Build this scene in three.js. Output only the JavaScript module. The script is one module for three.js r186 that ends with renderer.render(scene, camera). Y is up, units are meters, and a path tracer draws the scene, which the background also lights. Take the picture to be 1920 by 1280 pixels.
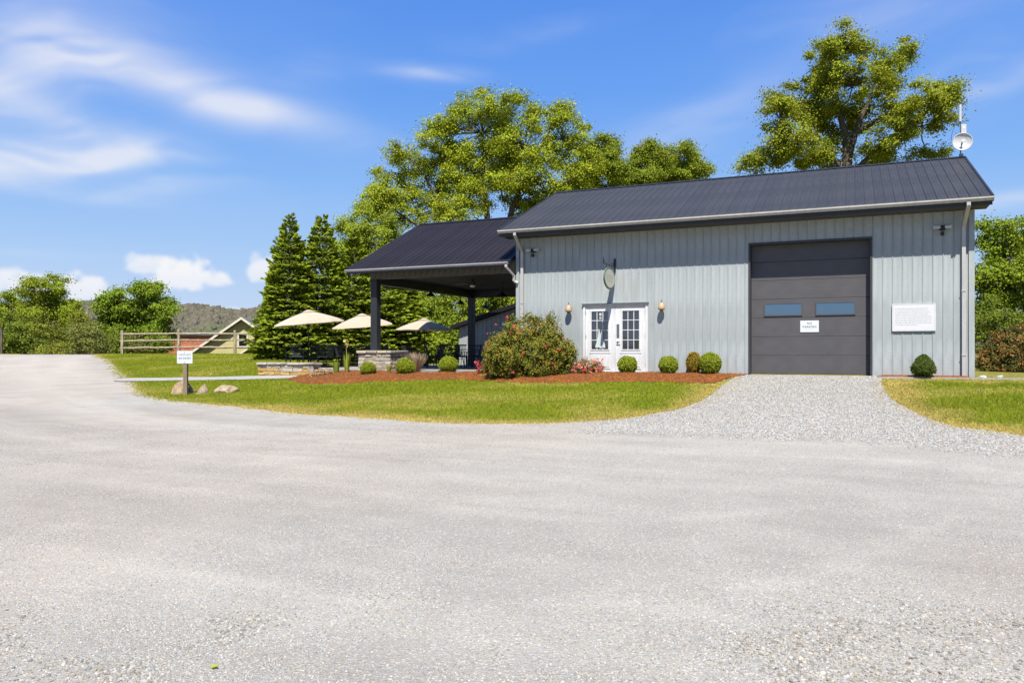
import * as THREE from 'three';
import { mergeGeometries, mergeVertices, toCreasedNormals } from 'three/addons/utils/BufferGeometryUtils.js';
import { RoundedBoxGeometry } from 'three/addons/geometries/RoundedBoxGeometry.js';

// ---------------------------------------------------------------- camera, sky, sun, exposure
const F = 1456.67, Y0 = 661.18, HC = 0.6101;            // focal length and horizon in photo pixels, eye height over the barn floor
const YAW = 0.4129, OX = 0.1435, OZ = 24.992;           // barn turn and its front corner
const scene = new THREE.Scene();
const camera = new THREE.PerspectiveCamera(2 * Math.atan(640 / F) * 180 / Math.PI, 1.5, 0.1, 6000);
camera.position.set(0, HC, 0);
camera.setViewOffset(1920, 1280, 0, -(Y0 - 640), 1920, 1280);
const renderer = new THREE.WebGLRenderer({ antialias: true });
renderer.setSize(1024, 682);
renderer.toneMapping = THREE.LinearToneMapping;
renderer.toneMappingExposure = 1.75;
renderer.shadowMap.enabled = true;

const ca = Math.cos(YAW), sa = Math.sin(YAW);
// to-sun direction read off the eave, sign and door-jamb shadows: per metre off the wall 1.67 m down and 0.38 m along
const SUN = new THREE.Vector3(0.38 * ca - sa, 1.67, 0.38 * sa + ca).normalize();
const sun = new THREE.DirectionalLight(new THREE.Color(1.0, 0.955, 0.88), 5.0);
sun.position.copy(SUN).multiplyScalar(80).add(new THREE.Vector3(0, 0, -25));
sun.target.position.set(0, 0, -25);
sun.castShadow = true; sun.shadow.mapSize.set(4096, 4096); sun.shadow.radius = 1;
Object.assign(sun.shadow.camera, { left: -60, right: 60, top: 60, bottom: -60, near: 1, far: 260 });
scene.add(sun, sun.target);

// ---------------------------------------------------------------- random numbers and noise
function rng(seed) { let a = seed >>> 0; return () => { a = (a + 0x6D2B79F5) | 0; let t = Math.imul(a ^ (a >>> 15), 1 | a); t = (t + Math.imul(t ^ (t >>> 7), 61 | t)) ^ t; return ((t ^ (t >>> 14)) >>> 0) / 4294967296; }; }
function hash(x, y, z) { let h = Math.imul(x, 374761393) ^ Math.imul(y, 668265263) ^ Math.imul(z, 1274126177); h = Math.imul(h ^ (h >>> 13), 1274126177); return ((h ^ (h >>> 16)) >>> 0) / 4294967296; }
const sm = (t) => t * t * (3 - 2 * t), mix = (a, b, t) => a + (b - a) * t, clamp = (x, a = 0, b = 1) => Math.min(b, Math.max(a, x));
const step = (a, b, x) => sm(clamp((x - a) / (b - a)));
function noise(x, y, z = 0) {
  const i = Math.floor(x), j = Math.floor(y), k = Math.floor(z), u = sm(x - i), v = sm(y - j), w = sm(z - k);
  const l = (kk) => mix(mix(hash(i, j, kk), hash(i + 1, j, kk), u), mix(hash(i, j + 1, kk), hash(i + 1, j + 1, kk), u), v);
  return w === 0 ? l(k) : mix(l(k), l(k + 1), w);
}
function fbm(x, y, z = 0, o = 4) { let s = 0, a = 0.5, n = 0; for (let i = 0; i < o; i++) { s += a * noise(x, y, z); n += a; a *= 0.5; x = x * 2.03 + 11.3; y = y * 2.03 + 5.7; z *= 2.03; } return s / n; }

// ---------------------------------------------------------------- the sky: blue air, cirrus streaks, small cumulus low down
const azel = (px, py) => { const az = Math.atan((px - 960) / F); return [az, Math.atan((Y0 - py) / F * Math.cos(az))]; };
function makeSky() {
  const W = 2048, H = 1024, d = new Float32Array(W * H * 4);
  const stops = [[-90, .42, .44, .44], [-3, .50, .56, .62], [0, .62, .73, .92], [3, .565, .71, .945], [7, .42, .63, .955], [12, .255, .50, .95], [18, .16, .385, .92], [25, .105, .30, .86], [45, .062, .20, .66], [90, .04, .14, .5]];
  // cirrus: [px, py, half width, half height, tilt, strength]
  const cir = [[20, 225, 230, 46, .28, .85], [70, 110, 150, 80, -.5, .62], [330, 160, 230, 40, .2, .5], [390, 180, 210, 26, .15, .40], [470, 200, 110, 17, .02, .15], [70, 296, 170, 24, -.08, .85], [40, 330, 120, 20, -.1, .5], [230, 262, 150, 26, .2, .5],
    [795, 137, 85, 13, .04, .72], [880, 82, 80, 14, .05, .26], [185, 371, 90, 11, .03, .26], [1300, 235, 190, 36, -.35, .28], [1850, 135, 130, 44, -.3, .42], [1885, 378, 75, 12, -.05, .6], [1650, 35, 170, 46, 0, .22], [1040, 60, 120, 22, -.1, .16], [590, 130, 90, 26, -.3, .16], [120, 478, 90, 6, 0, .2]]
    .map(([x, y, w, h, t, s]) => { const [a, e] = azel(x, y); return [a, e, w / F, h / F, t, s]; });
  const R = rng(77);
  for (let i = 0; i < 34; i++) { const a = 0.75 + R() * (2 * Math.PI - 1.5); cir.push([a > Math.PI ? a - 2 * Math.PI : a, 0.1 + R() * 0.9, .05 + R() * .12, .012 + R() * .03, (R() - .5) * .6, .2 + R() * .6]); }
  // cumulus: [px, py of the base, half width, height, strength]
  const cum = [[340, 528, 62, 52, 1], [285, 505, 52, 28, .8], [395, 528, 42, 26, .9], [255, 490, 24, 16, .6], [60, 545, 70, 34, .8], [20, 530, 40, 26, .8], [150, 552, 52, 42, .85], [195, 560, 40, 22, .6], [492, 518, 30, 44, .85], [520, 505, 30, 30, .7], [430, 590, 60, 14, .4], [330, 585, 80, 16, .4]]
    .map(([x, y, w, h, s]) => { const [a, e] = azel(x, y); return [a, e, w / F, h / F, s]; });
  for (let i = 0; i < 30; i++) { const a = 0.62 + R() * (2 * Math.PI - 1.4); cum.push([a > Math.PI ? a - 2 * Math.PI : a, .05 + R() * .06, .02 + R() * .04, .012 + R() * .025, .5 + R() * .5]); }
  for (let j = 0; j < H; j++) {
    const el = ((j + .5) / H - .5) * Math.PI, deg = el * 180 / Math.PI;
    let k = 0; while (k < stops.length - 2 && stops[k + 1][0] < deg) k++;
    const t = clamp((deg - stops[k][0]) / (stops[k + 1][0] - stops[k][0])), base = [1, 2, 3].map((c) => mix(stops[k][c], stops[k + 1][c], t));
    for (let i = 0; i < W; i++) {
      const phi = ((i + .5) / W - .5) * 2 * Math.PI, az = Math.atan2(Math.cos(phi), -Math.sin(phi));   // 0 straight ahead (-z), positive to +x
      let c = 0, m = 0;
      if (deg > -1) {
        let near = 0;
        for (const [a, e, w, h, tl, s] of cir) {
          let dx = az - a; if (dx > Math.PI) dx -= 2 * Math.PI; if (dx < -Math.PI) dx += 2 * Math.PI;
          if (Math.abs(dx) > 3.2 * w) continue;
          const dy = el - e, ct = Math.cos(tl), st = Math.sin(tl), X = (dx * ct - dy * st) / w, Y = (dx * st + dy * ct) / h;
          near += s * Math.exp(-(X * X + Y * Y) * 0.9);
        }
        if (near > .02) {
          const wx = fbm(az * 6, el * 9, 3, 3) * .22, wy = fbm(az * 6, el * 9, 9, 3) * .18;
          const streak = fbm((az + el * .35) * 7 + wx * 8, (el - az * .1) * 46 + wy * 22, 1, 5), soft = fbm(az * 5 + wx * 3, el * 11, 5, 4);
          c = clamp(1.15 * Math.min(near, 1.1) * (.12 + 1.0 * step(.3, .84, streak * .7 + soft * .36)));
        }
        c = clamp(c + .05 * step(.5, .8, fbm(az * 3 + 4, el * 9, 2, 4)));
        if (deg < 14) for (const [a, e, w, h, s] of cum) {
          let dx = az - a; if (dx > Math.PI) dx -= 2 * Math.PI; if (dx < -Math.PI) dx += 2 * Math.PI;
          if (Math.abs(dx) > 1.4 * w || el < e - h * .5 || el > e + 1.3 * h) continue;
          const X = dx / w, Y = (el - e) / h, puff = fbm(az * 90, el * 110, 7, 5) - .5;
          const dome = 1 - X * X - (Y > 0 ? Y * Y : Y * Y * 9) + puff * 1.5;
          m = Math.max(m, s * step(.08, .62, dome) * (.82 + .18 * step(-.1, .5, Y)));
        }
      }
      const o = (j * W + i) * 4, cl = [.93, .93, .97], cu = [1.0, .985, .99];
      for (let q = 0; q < 3; q++) d[o + q] = mix(mix(base[q], cl[q], c * .74), cu[q], m * .92);
      d[o + 3] = 1;
    }
  }
  const t = new THREE.DataTexture(d, W, H, THREE.RGBAFormat, THREE.FloatType);
  t.mapping = THREE.EquirectangularReflectionMapping; t.magFilter = t.minFilter = THREE.LinearFilter; t.wrapS = THREE.RepeatWrapping; t.needsUpdate = true;
  return t;
}
const skyTexture = makeSky();
scene.background = skyTexture; scene.environment = skyTexture;
scene.backgroundIntensity = 0.55; scene.environmentIntensity = 0.55;

// ---------------------------------------------------------------- terrain heights
// [x, depth, height]: read from what stands on the ground in the photo (door sills, post feet, kerbs)
const CP = [[0, -12, -.9], [-16, -12, -.9], [16, -12, -.9], [0, 3, -.9], [-8, 5, -.9], [8, 5, -.9], [-10, 14, -.92], [0, 12, -.91], [6, 10.5, -.9], [12, 9, -.88], [8.6, 13, -.79], [-4, 8, -.9],
  [6.74, 22.05, -.02], [8.2, 21.4, -.02], [9.67, 20.75, -.02], [11.84, 19.8, -.03], [14, 18.9, -.04], [.14, 24.9, -.03], [2.9, 23.7, -.03], [5, 22.8, -.03], [-.97, 23.5, -.26], [4.9, 21, -.21], [2, 22.2, -.24], [-.67, 16.4, -.9], [1.94, 17.3, -.88], [4.48, 18.5, -.56], [5.16, 19.8, -.42], [8.56, 17.5, -.42], [6.7, 17.5, -.58], [5.9, 14.3, -.77],
  [-4.06, 18.5, -.9], [-7.2, 21.2, -.88], [-10.3, 23, -.76], [-11.9, 25, -.66], [-14.8, 30, -.36], [-20.7, 40, .17], [-28.5, 48, .5], [-25.4, 48, .5], [-34, 48, .48], [-19.8, 30, -.6], [-25, 38, -.14], [-38, 30, -.35], [-12.7, 30, -.42], [-9.2, 28.6, -.27], [-7.2, 27.7, -.26], [-5.4, 26.6, -.12], [-3.6, 25.6, -.2],
  [-11, 34.5, .28], [-23.6, 47, .51], [-20.2, 47, .51], [-16.8, 47, .51], [-15.2, 36, -.08], [-5.4, 28, -.06], [-2, 30, -.05], [2, 34, 0], [0, 38, .05], [-7, 37, .1], [-10, 42, .4], [0, 46, .2], [15, 35, 0], [25, 25, -.1], [20, 15, -.5], [15, 21, -.03], [15, 11, -.82],
  [-30, 60, -.5], [-15, 65, -.7], [0, 70, -.5], [-30, 90, -3], [0, 110, -3], [30, 60, -.3], [60, 30, -.5], [-60, 30, -.6], [-60, 60, -1.4], [45, 0, -.9], [-45, 0, -.9], [0, -45, -.9], [-70, 100, -3.4], [70, 100, -2]];
const tps = (() => {
  const n = CP.length, N = n + 3, A = [], U = (r2) => (r2 > 0 ? r2 * Math.log(r2) : 0);
  for (let i = 0; i < N; i++) A.push(new Float64Array(N + 1));
  for (let i = 0; i < n; i++) {
    for (let j = 0; j < n; j++) { const dx = CP[i][0] - CP[j][0], dz = CP[i][1] - CP[j][1]; A[i][j] = U(dx * dx + dz * dz) + (i === j ? .8 : 0); }
    A[i][n] = A[n][i] = 1; A[i][n + 1] = A[n + 1][i] = CP[i][0]; A[i][n + 2] = A[n + 2][i] = CP[i][1]; A[i][N] = CP[i][2];
  }
  for (let i = 0; i < N; i++) {
    let p = i; for (let r = i + 1; r < N; r++) if (Math.abs(A[r][i]) > Math.abs(A[p][i])) p = r;
    [A[i], A[p]] = [A[p], A[i]];
    for (let r = 0; r < N; r++) if (r !== i) { const f = A[r][i] / A[i][i]; if (f) for (let c = i; c <= N; c++) A[r][c] -= f * A[i][c]; }
  }
  const w = A.map((r, i) => r[N] / r[i]);
  return (x, z) => { let s = w[n] + w[n + 1] * x + w[n + 2] * z; for (let i = 0; i < n; i++) { const dx = x - CP[i][0], dz = z - CP[i][1]; s += w[i] * U(dx * dx + dz * dz); } return s; };
})();
const rawG = (x, z) => { const r = Math.hypot(x, z - 30), f = step(75, 120, r); return f >= 1 ? -3 : mix(tps(x, z), -3, f); };
const GX0 = -60, GZ0 = -14, GC = .25, GNX = 441, GNZ = 361;
const gcache = new Float32Array(GNX * GNZ);
for (let j = 0; j < GNZ; j++) for (let i = 0; i < GNX; i++) gcache[j * GNX + i] = rawG(GX0 + i * GC, GZ0 + j * GC);
function ground(x, z) {                                   // z here is depth in front of the camera
  const fx = (x - GX0) / GC, fz = (z - GZ0) / GC, i = Math.floor(fx), j = Math.floor(fz);
  if (i < 0 || j < 0 || i >= GNX - 1 || j >= GNZ - 1) return rawG(x, z);
  const u = fx - i, v = fz - j, o = j * GNX + i;
  return mix(mix(gcache[o], gcache[o + 1], u), mix(gcache[o + GNX], gcache[o + GNX + 1], u), v);
}
function gp(px, py) {                                     // where a photo pixel's ray meets the ground: [x, depth, height]
  let a = 2.5; const h = (d) => HC - (py - Y0) * d / F - ground((px - 960) * d / F, d);
  let b = a; while (b < 75 && h(b) > 0) { a = b; b += .1; }
  for (let k = 0; k < 20; k++) { const m = (a + b) / 2; if (h(m) > 0) a = m; else b = m; }
  const x = (px - 960) * b / F; return [x, b, ground(x, b)];
}
const W3 = (px, py, d) => new THREE.Vector3((px - 960) * d / F, HC - (py - Y0) * d / F, -d);   // a pixel at a known depth
const BW = (u, v) => [OX + u * ca + v * sa, OZ - u * sa + v * ca];                               // barn plan (along wall, behind wall) -> [x, depth]
const toUV = (x, d) => [(x - OX) * ca - (d - OZ) * sa, (x - OX) * sa + (d - OZ) * ca];

// ---------------------------------------------------------------- building helpers
const used = {};
function numbered(n) { const k = (used[n] = (used[n] ?? -1) + 1); return k ? `${n}_${String(k).padStart(3, '0')}` : n; }
function shadows(o) { o.castShadow = o.receiveShadow = true; return o; }
function clean(g) { const o = g.index ? g.toNonIndexed() : g.clone(); for (const k of Object.keys(o.attributes)) if (!['position', 'normal', 'uv'].includes(k)) o.deleteAttribute(k); if (!o.attributes.uv) o.setAttribute('uv', new THREE.Float32BufferAttribute(new Float32Array(o.attributes.position.count * 2), 2)); if (!o.attributes.normal) o.computeVertexNormals(); return o; }
const join = (gs) => (Array.isArray(gs) ? (gs.length === 1 ? gs[0] : mergeGeometries(gs.map(clean))) : gs);
function obj(name, gs, m, parent) { const o = shadows(new THREE.Mesh(join(gs), m)); o.name = parent === scene || !parent ? numbered(name) : name; (parent ?? scene).add(o); return o; }
function tag(o, label, category, group, kind) { Object.assign(o.userData, { label, category }); if (group) o.userData.group = group; if (kind) o.userData.kind = kind; return o; }
function thing(name, label, category, pos = [0, 0, 0], turn = 0, group) { const o = new THREE.Group(); o.name = numbered(name); scene.add(o); o.position.set(...pos); o.rotation.y = turn; return tag(o, label, category, group); }
const stuff = (o) => { o.userData.kind = 'stuff'; return o; };
function struct(name, gs, m) { const o = obj(name, gs, m, scene); o.userData.kind = 'structure'; return o; }
function dup(root, pos, turn, label, group) { const r = root.clone(); r.name = numbered(root.name.replace(/_\d{3}$/, '')); r.userData = { ...root.userData }; scene.add(r); r.position.set(...pos); r.rotation.y = turn; if (label) r.userData.label = label; if (group) r.userData.group = group; return r; }
function uvMetres(g) {                                    // box-projected uv in metres
  const p = g.attributes.position, n = g.attributes.normal, uv = new Float32Array(p.count * 2);
  for (let i = 0; i < p.count; i++) { const ax = Math.abs(n.getX(i)), ay = Math.abs(n.getY(i)), az = Math.abs(n.getZ(i)); const [a, b] = ay > ax && ay > az ? [p.getX(i), p.getZ(i)] : ax > az ? [p.getZ(i), p.getY(i)] : [p.getX(i), p.getY(i)]; uv[i * 2] = a; uv[i * 2 + 1] = b; }
  g.setAttribute('uv', new THREE.BufferAttribute(uv, 2)); return g;
}
function box(w, h, d, x = 0, y = 0, z = 0, rx = 0, ry = 0, rz = 0) { const g = uvMetres(new THREE.BoxGeometry(w, h, d)); if (rx || ry || rz) g.applyMatrix4(new THREE.Matrix4().makeRotationFromEuler(new THREE.Euler(rx, ry, rz))); return g.translate(x, y, z); }
function rbox(w, h, d, r, x = 0, y = 0, z = 0) { return new RoundedBoxGeometry(w, h, d, 1, r).translate(x, y, z); }
function cyl(r0, r1, h, x = 0, y = 0, z = 0, n = 12) { return new THREE.CylinderGeometry(r1, r0, h, n).translate(x, y + h / 2, z); }
function bar(a, b, r, n = 8, r2 = r) { const A = new THREE.Vector3(...a), Bv = new THREE.Vector3(...b), d = Bv.clone().sub(A), g = new THREE.CylinderGeometry(r2, r, d.length(), n); g.translate(0, d.length() / 2, 0); g.applyQuaternion(new THREE.Quaternion().setFromUnitVectors(new THREE.Vector3(0, 1, 0), d.normalize())); return g.translate(...a); }
function beam(a, b, w, t) { const A = new THREE.Vector3(...a), Bv = new THREE.Vector3(...b), d = Bv.clone().sub(A), g = uvMetres(new THREE.BoxGeometry(w, d.length(), t)); g.translate(0, d.length() / 2, 0); g.applyQuaternion(new THREE.Quaternion().setFromUnitVectors(new THREE.Vector3(0, 1, 0), d.normalize())); return g.translate(...a); }
function loft(pts, radii, n = 7) {                         // tapered tube through points, closed ends
  const P = [], I = []; let up = new THREE.Vector3(.31, .1, .95).normalize();
  pts.forEach((p, i) => {
    const t = new THREE.Vector3().subVectors(pts[Math.min(i + 1, pts.length - 1)], pts[Math.max(i - 1, 0)]).normalize(), a = new THREE.Vector3().crossVectors(t, up).normalize(), b = new THREE.Vector3().crossVectors(t, a);
    for (let k = 0; k < n; k++) { const an = k / n * Math.PI * 2; P.push(p.x + radii[i] * (Math.cos(an) * a.x + Math.sin(an) * b.x), p.y + radii[i] * (Math.cos(an) * a.y + Math.sin(an) * b.y), p.z + radii[i] * (Math.cos(an) * a.z + Math.sin(an) * b.z)); }
  });
  for (let i = 0; i < pts.length - 1; i++) for (let k = 0; k < n; k++) { const a = i * n + k, b = i * n + (k + 1) % n; I.push(a, a + n, b, b, a + n, b + n); }
  const g = new THREE.BufferGeometry(); g.setAttribute('position', new THREE.Float32BufferAttribute(P, 3)); g.setIndex(I); g.computeVertexNormals();
  const uv = []; for (let i = 0; i < P.length / 3; i++) uv.push(P[i * 3] * 1.5 + P[i * 3 + 2] * 1.5, P[i * 3 + 1]); g.setAttribute('uv', new THREE.Float32BufferAttribute(uv, 2));
  return g;
}
function prism(pts, d0, d1) {                              // outline in x,y pulled from z = d0 to d1
  const s = new THREE.Shape(pts.map(([x, y]) => new THREE.Vector2(x, y)));
  return uvMetres(new THREE.ExtrudeGeometry(s, { depth: d1 - d0, bevelEnabled: false }).translate(0, 0, d0));
}
function along(pts, x0, x1) {                              // outline in z,y pulled along x
  const s = new THREE.Shape(pts.map(([z, y]) => new THREE.Vector2(-z, y)));
  return uvMetres(new THREE.ExtrudeGeometry(s, { depth: x1 - x0, bevelEnabled: false }).rotateY(Math.PI / 2).translate(x0, 0, 0));
}

// ---------------------------------------------------------------- textures and materials
function tex(size, fn, rep = 1, srgb = true) {             // fn(u, v, i, j) -> [r, g, b] 0..1
  const d = new Uint8Array(size * size * 4);
  for (let j = 0; j < size; j++) for (let i = 0; i < size; i++) { const c = fn(i / size, j / size, i, j), o = (j * size + i) * 4; d[o] = clamp(c[0]) * 255; d[o + 1] = clamp(c[1]) * 255; d[o + 2] = clamp(c[2]) * 255; d[o + 3] = 255; }
  return finish(new THREE.DataTexture(d, size, size), rep, srgb);
}
function finish(t, rep, srgb) { t.wrapS = t.wrapT = THREE.RepeatWrapping; t.magFilter = THREE.LinearFilter; t.minFilter = THREE.LinearMipmapLinearFilter; if (srgb) t.colorSpace = THREE.SRGBColorSpace; t.repeat.set(rep, rep); t.needsUpdate = true; return t; }
const tileN = (u, v, f, s) => { const a = noise(u * f, v * f, s), b = noise((u - 1) * f, v * f, s), c = noise(u * f, (v - 1) * f, s), d = noise((u - 1) * f, (v - 1) * f, s); const x = sm(u), y = sm(v); return mix(mix(a, b, x), mix(c, d, x), y); };
const lin = (r, g, b) => new THREE.Color().setRGB(r, g, b);
const std = (c, o = {}) => new THREE.MeshStandardMaterial({ color: c, roughness: .8, ...o });
const grainTex = tex(256, (u, v) => { const n = .80 + .14 * tileN(u, v, 24, 3) + .10 * tileN(u, v, 90, 5) - .04 + .06 * (tileN(u, v, 5, 8) - .5); return [n, n, n]; }, 1);
const grainBump = tex(256, (u, v) => { const n = .5 * tileN(u, v, 30, 13) + .5 * tileN(u, v, 110, 15); return [n, n, n]; }, 1, false);
const woodTex = tex(256, (u, v) => { const n = .62 + .3 * tileN(u, v * .12, 40, 2) + .14 * (tileN(u, v, 6, 4) - .5); return [n, n * .97, n * .93]; }, 1);
const streakTex = tex(512, (u, v) => { const n = .90 + .07 * tileN(u, v * .18, 60, 21) + .08 * (tileN(u, v, 7, 23) - .5) + .04 * (tileN(u, v, 120, 27) - .5); return [n, n, n]; }, .25);
const M = {
  siding: [0, 1, 2].map((k) => std(lin(.355 + .008 * k, .385 + .008 * k, .385 + .008 * k), { map: streakTex, roughness: .55 })),
  sidingPlain: std(lin(.36, .39, .385), { map: streakTex, roughness: .55 }),
  roof: [0, 1, 2].map((k) => new THREE.MeshPhysicalMaterial({ color: lin(.046 + .002 * k, .046 + .002 * k, .048 + .002 * k), map: streakTex, roughness: .5, specularIntensity: .42 })),
  roofPav: [0, 1, 2].map((k) => new THREE.MeshPhysicalMaterial({ color: lin(.018 + .0015 * k, .0155 + .0015 * k, .019 + .0015 * k), map: streakTex, roughness: .55, specularIntensity: .3 })),
  darkTrim: std(lin(.018, .022, .03), { roughness: .5, map: grainTex }),
  charcoal: std(lin(.035, .035, .04), { roughness: .55, map: streakTex }),
  soffit: std(lin(.085, .08, .07), { roughness: .8, map: grainTex }),
  gutter: std(lin(.47, .455, .435), { roughness: .35, map: streakTex }),
  whitePaint: std(lin(.69, .69, .68), { roughness: .4, map: streakTex }),
  glass: new THREE.MeshPhysicalMaterial({ color: lin(.012, .014, .018), roughness: .03, ior: 2.1, specularIntensity: 1 }),
  coatedGlass: new THREE.MeshPhysicalMaterial({ color: lin(.10, .17, .24), metalness: .55, roughness: .12 }),
  black: std(lin(.012, .013, .016), { roughness: .5, map: grainTex }),
  steel: std(lin(.30, .31, .32), { roughness: .35, metalness: .8, map: grainTex }),
  whitePlastic: std(lin(.60, .605, .605), { roughness: .45, map: grainTex }),
  concrete: std(lin(.40, .385, .36), { roughness: .9, map: grainTex, bumpMap: grainBump, bumpScale: .004 }),
  oldWood: std(lin(.50, .44, .32), { roughness: .9, map: woodTex, bumpMap: woodTex, bumpScale: .006 }),
  postWood: std(lin(.36, .29, .20), { roughness: .9, map: woodTex, bumpMap: woodTex, bumpScale: .006 }),
  darkPost: std(lin(.026, .031, .043), { roughness: .6, map: woodTex }),
  canvas: new THREE.MeshPhysicalMaterial({ color: lin(.60, .505, .37), roughness: .95, transmission: .22, thickness: 0, map: grainTex, side: THREE.DoubleSide }),
  bark: std(lin(.16, .135, .105), { roughness: .95, map: woodTex, bumpMap: woodTex, bumpScale: .02 }),
  barkGrey: std(lin(.15, .13, .10), { roughness: .95, map: woodTex, bumpMap: woodTex, bumpScale: .02 }),
};
// ---------------------------------------------------------------- ground outlines (x, depth)
function polySD(P) {
  const n = P.length; let bx0 = 1e9, bx1 = -1e9, bz0 = 1e9, bz1 = -1e9; for (const [x, z] of P) { bx0 = Math.min(bx0, x); bx1 = Math.max(bx1, x); bz0 = Math.min(bz0, z); bz1 = Math.max(bz1, z); }
  return (x, z) => {
    let d = 1e9, ins = false;
    for (let i = 0, j = n - 1; i < n; j = i++) {
      const ax = P[i][0], az = P[i][1], ex = P[j][0] - ax, ez = P[j][1] - az, wx = x - ax, wz = z - az, t = clamp((wx * ex + wz * ez) / (ex * ex + ez * ez)), qx = wx - ex * t, qz = wz - ez * t;
      d = Math.min(d, qx * qx + qz * qz);
      if ((az > z) !== (P[j][1] > z) && x < ex * (z - az) / ez + ax) ins = !ins;
    }
    return (ins ? -1 : 1) * Math.sqrt(d);
  };
}
function lineSD(P) { return (x, z) => { let d = 1e9; for (let i = 0; i < P.length - 1; i++) { const ax = P[i][0], az = P[i][1], ex = P[i + 1][0] - ax, ez = P[i + 1][1] - az, t = clamp(((x - ax) * ex + (z - az) * ez) / (ex * ex + ez * ez)); d = Math.min(d, Math.hypot(x - ax - ex * t, z - az - ez * t)); } return d; }; }
const G2 = (px, py) => gp(px, py).slice(0, 2), D2 = (px, d) => [(px - 960) * d / F, d];
const smoothLine = (P, n) => new THREE.SplineCurve(P.map(([x, z]) => new THREE.Vector2(x, z))).getPoints(n).map((p) => [p.x, p.y]);
const frontEdge = smoothLine([[1377, 706], [1357, 722], [1340, 737], [1313, 753], [1280, 766], [1187, 783], [1123, 788], [1040, 793], [973, 795], [907, 794], [807, 792], [707, 785], [640, 780], [567, 777], [467, 765], [383, 757], [307, 748], [267, 735], [253, 720], [240, 708], [227, 697]].map(([x, y]) => G2(x, y)).concat([D2(207, 40), D2(192, 48), [-27.5, 62]]), 160);
const rightEdge = smoothLine([[1920, 818], [1847, 807], [1790, 800], [1747, 787], [1700, 768], [1673, 747], [1657, 730], [1651, 712]].map(([x, y]) => G2(x, y)), 40);
const garageFoot = [BW(10.45, -.02), BW(7.1, -.02)];
const roadPoly = [[40, -13], [40, 6], [16, 10.2], ...rightEdge, ...garageFoot, ...frontEdge, [-36, 62], D2(30, 48), [-34.5, 44], [-44, 34], [-60, 26], [-60, -13]];
const roadSD0 = polySD(roadPoly);
const roadSD = (x, z) => roadSD0(x, z) + (z < 30 ? .10 * (noise(x * 2.1, z * 2.1, 4) - .5) + .05 * (noise(x * 9, z * 9, 2) - .5) : 0);
const mulchFront = smoothLine([[1397, 703.5], [1366, 709], [1345, 717.5], [1300, 719], [1200, 716.5], [1100, 718.5], [1000, 719], [930, 716], [860, 712.5], [800, 713.5], [700, 717], [640, 720], [570, 720], [533, 712]].map(([x, y]) => G2(x, y)), 60);
const mulchPoly = [BW(7.14, -.02), ...mulchFront, BW(-8.3, -.35), BW(-7.75, .12), BW(0, .12), BW(0, -.02)];
const mulchSD0 = polySD(mulchPoly), mulchSD = (x, z) => mulchSD0(x, z) + .10 * (noise(x * 3, z * 3, 8) - .5);
const mulch2SD = polySD([BW(10.5, -.02), BW(12.7, -.02), BW(12.7, -.34), BW(10.55, -.34)]);
const walkLine = [G2(240, 713), G2(345, 711.5), G2(470, 709.5), BW(-8.6, -.6), BW(-7.2, .3)];
const walkSD = (x, z) => lineSD(walkLine)(x, z) - .5;
const patioSD = polySD([BW(-10.5, .02), BW(-.02, .1), BW(-.02, 10.4), BW(-10.5, 10.4)]);
const barnSD = polySD([BW(0, 0), BW(12.77, 0), BW(12.77, 9.12), BW(0, 9.12)]);
// wheel path: where tyres have packed the stone to pale dust
const path = smoothLine([D2(110, 50), [-25, 40], [-18.5, 30], [-12.5, 22.5], [-5.5, 16.2], [0, 13.4], [6, 11.2], [14, 9], [30, 6]], 60);
function pathCoord(x, z) { let best = 1e9, sgn = 0, s = 0, acc = 0; for (let i = 0; i < path.length - 1; i++) { const [ax, az] = path[i], ex = path[i + 1][0] - ax, ez = path[i + 1][1] - az, L = Math.hypot(ex, ez), t = clamp(((x - ax) * ex + (z - az) * ez) / (L * L)), qx = x - ax - ex * t, qz = z - az - ez * t, d = Math.hypot(qx, qz); if (d < best) { best = d; sgn = ex * qz - ez * qx > 0 ? 1 : -1; s = acc + t * L; } acc += L; } return [best * sgn, s]; }
const apronness = (x, z) => { const [u, v] = toUV(x, z); return step(-9.6, -8.2, v + .35 * (u - 8.5) * .4 + .8 * (noise(x * .9, z * .9, 3) - .5)) * step(4.6, 5.6, u + .25 * (v + 8) * .2); };
const tyreArcs = [[[1790, 968], [1700, 1015], [1600, 1052], [1500, 1084], [1380, 1104]], [[1500, 1180], [1300, 1150], [1100, 1130], [900, 1140]], [[120, 985], [350, 1000], [560, 1035], [740, 1090]], [[700, 925], [950, 965], [1250, 975], [1500, 950]], [[0, 1100], [200, 1075], [420, 1085], [640, 1130]]].map((l) => lineSD(smoothLine(l.map(([a, b]) => G2(a, b)), 14)));
function packed(x, z) {                                    // 0 loose stone .. 1 packed pale dust
  const [c, s] = pathCoord(x, z);
  const lanes = fbm(c * .95 + .25 * noise(s * .2, 3), s * .055, 6, 4), wide = Math.exp(-c * c / 9);
  const blot = fbm(x * .5, z * .5, 12, 4), arcs = fbm(Math.hypot(x + 9, z - 1) * 1.3, Math.atan2(z - 1, x + 9) * 2, 15, 4);
  let tyre = 0; if (z < 11 && z > 2.5 && Math.abs(x) < 9) for (const t of tyreArcs) { const d = t(x, z) + .22 * (fbm(x * 3, z * 3, 19, 3) - .5); tyre = Math.max(tyre, step(.16, .03, d)); }
  const grit = fbm(x * 1.5 + 7, z * 1.5, 23, 5);
  return clamp(.42 * wide + 1.15 * (lanes - .42) + .3 * (blot - .5) + .8 * (arcs - .5) + 1.0 * (grit - .5) + .3 + .38 * tyre * (.4 + grit));
}
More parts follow.
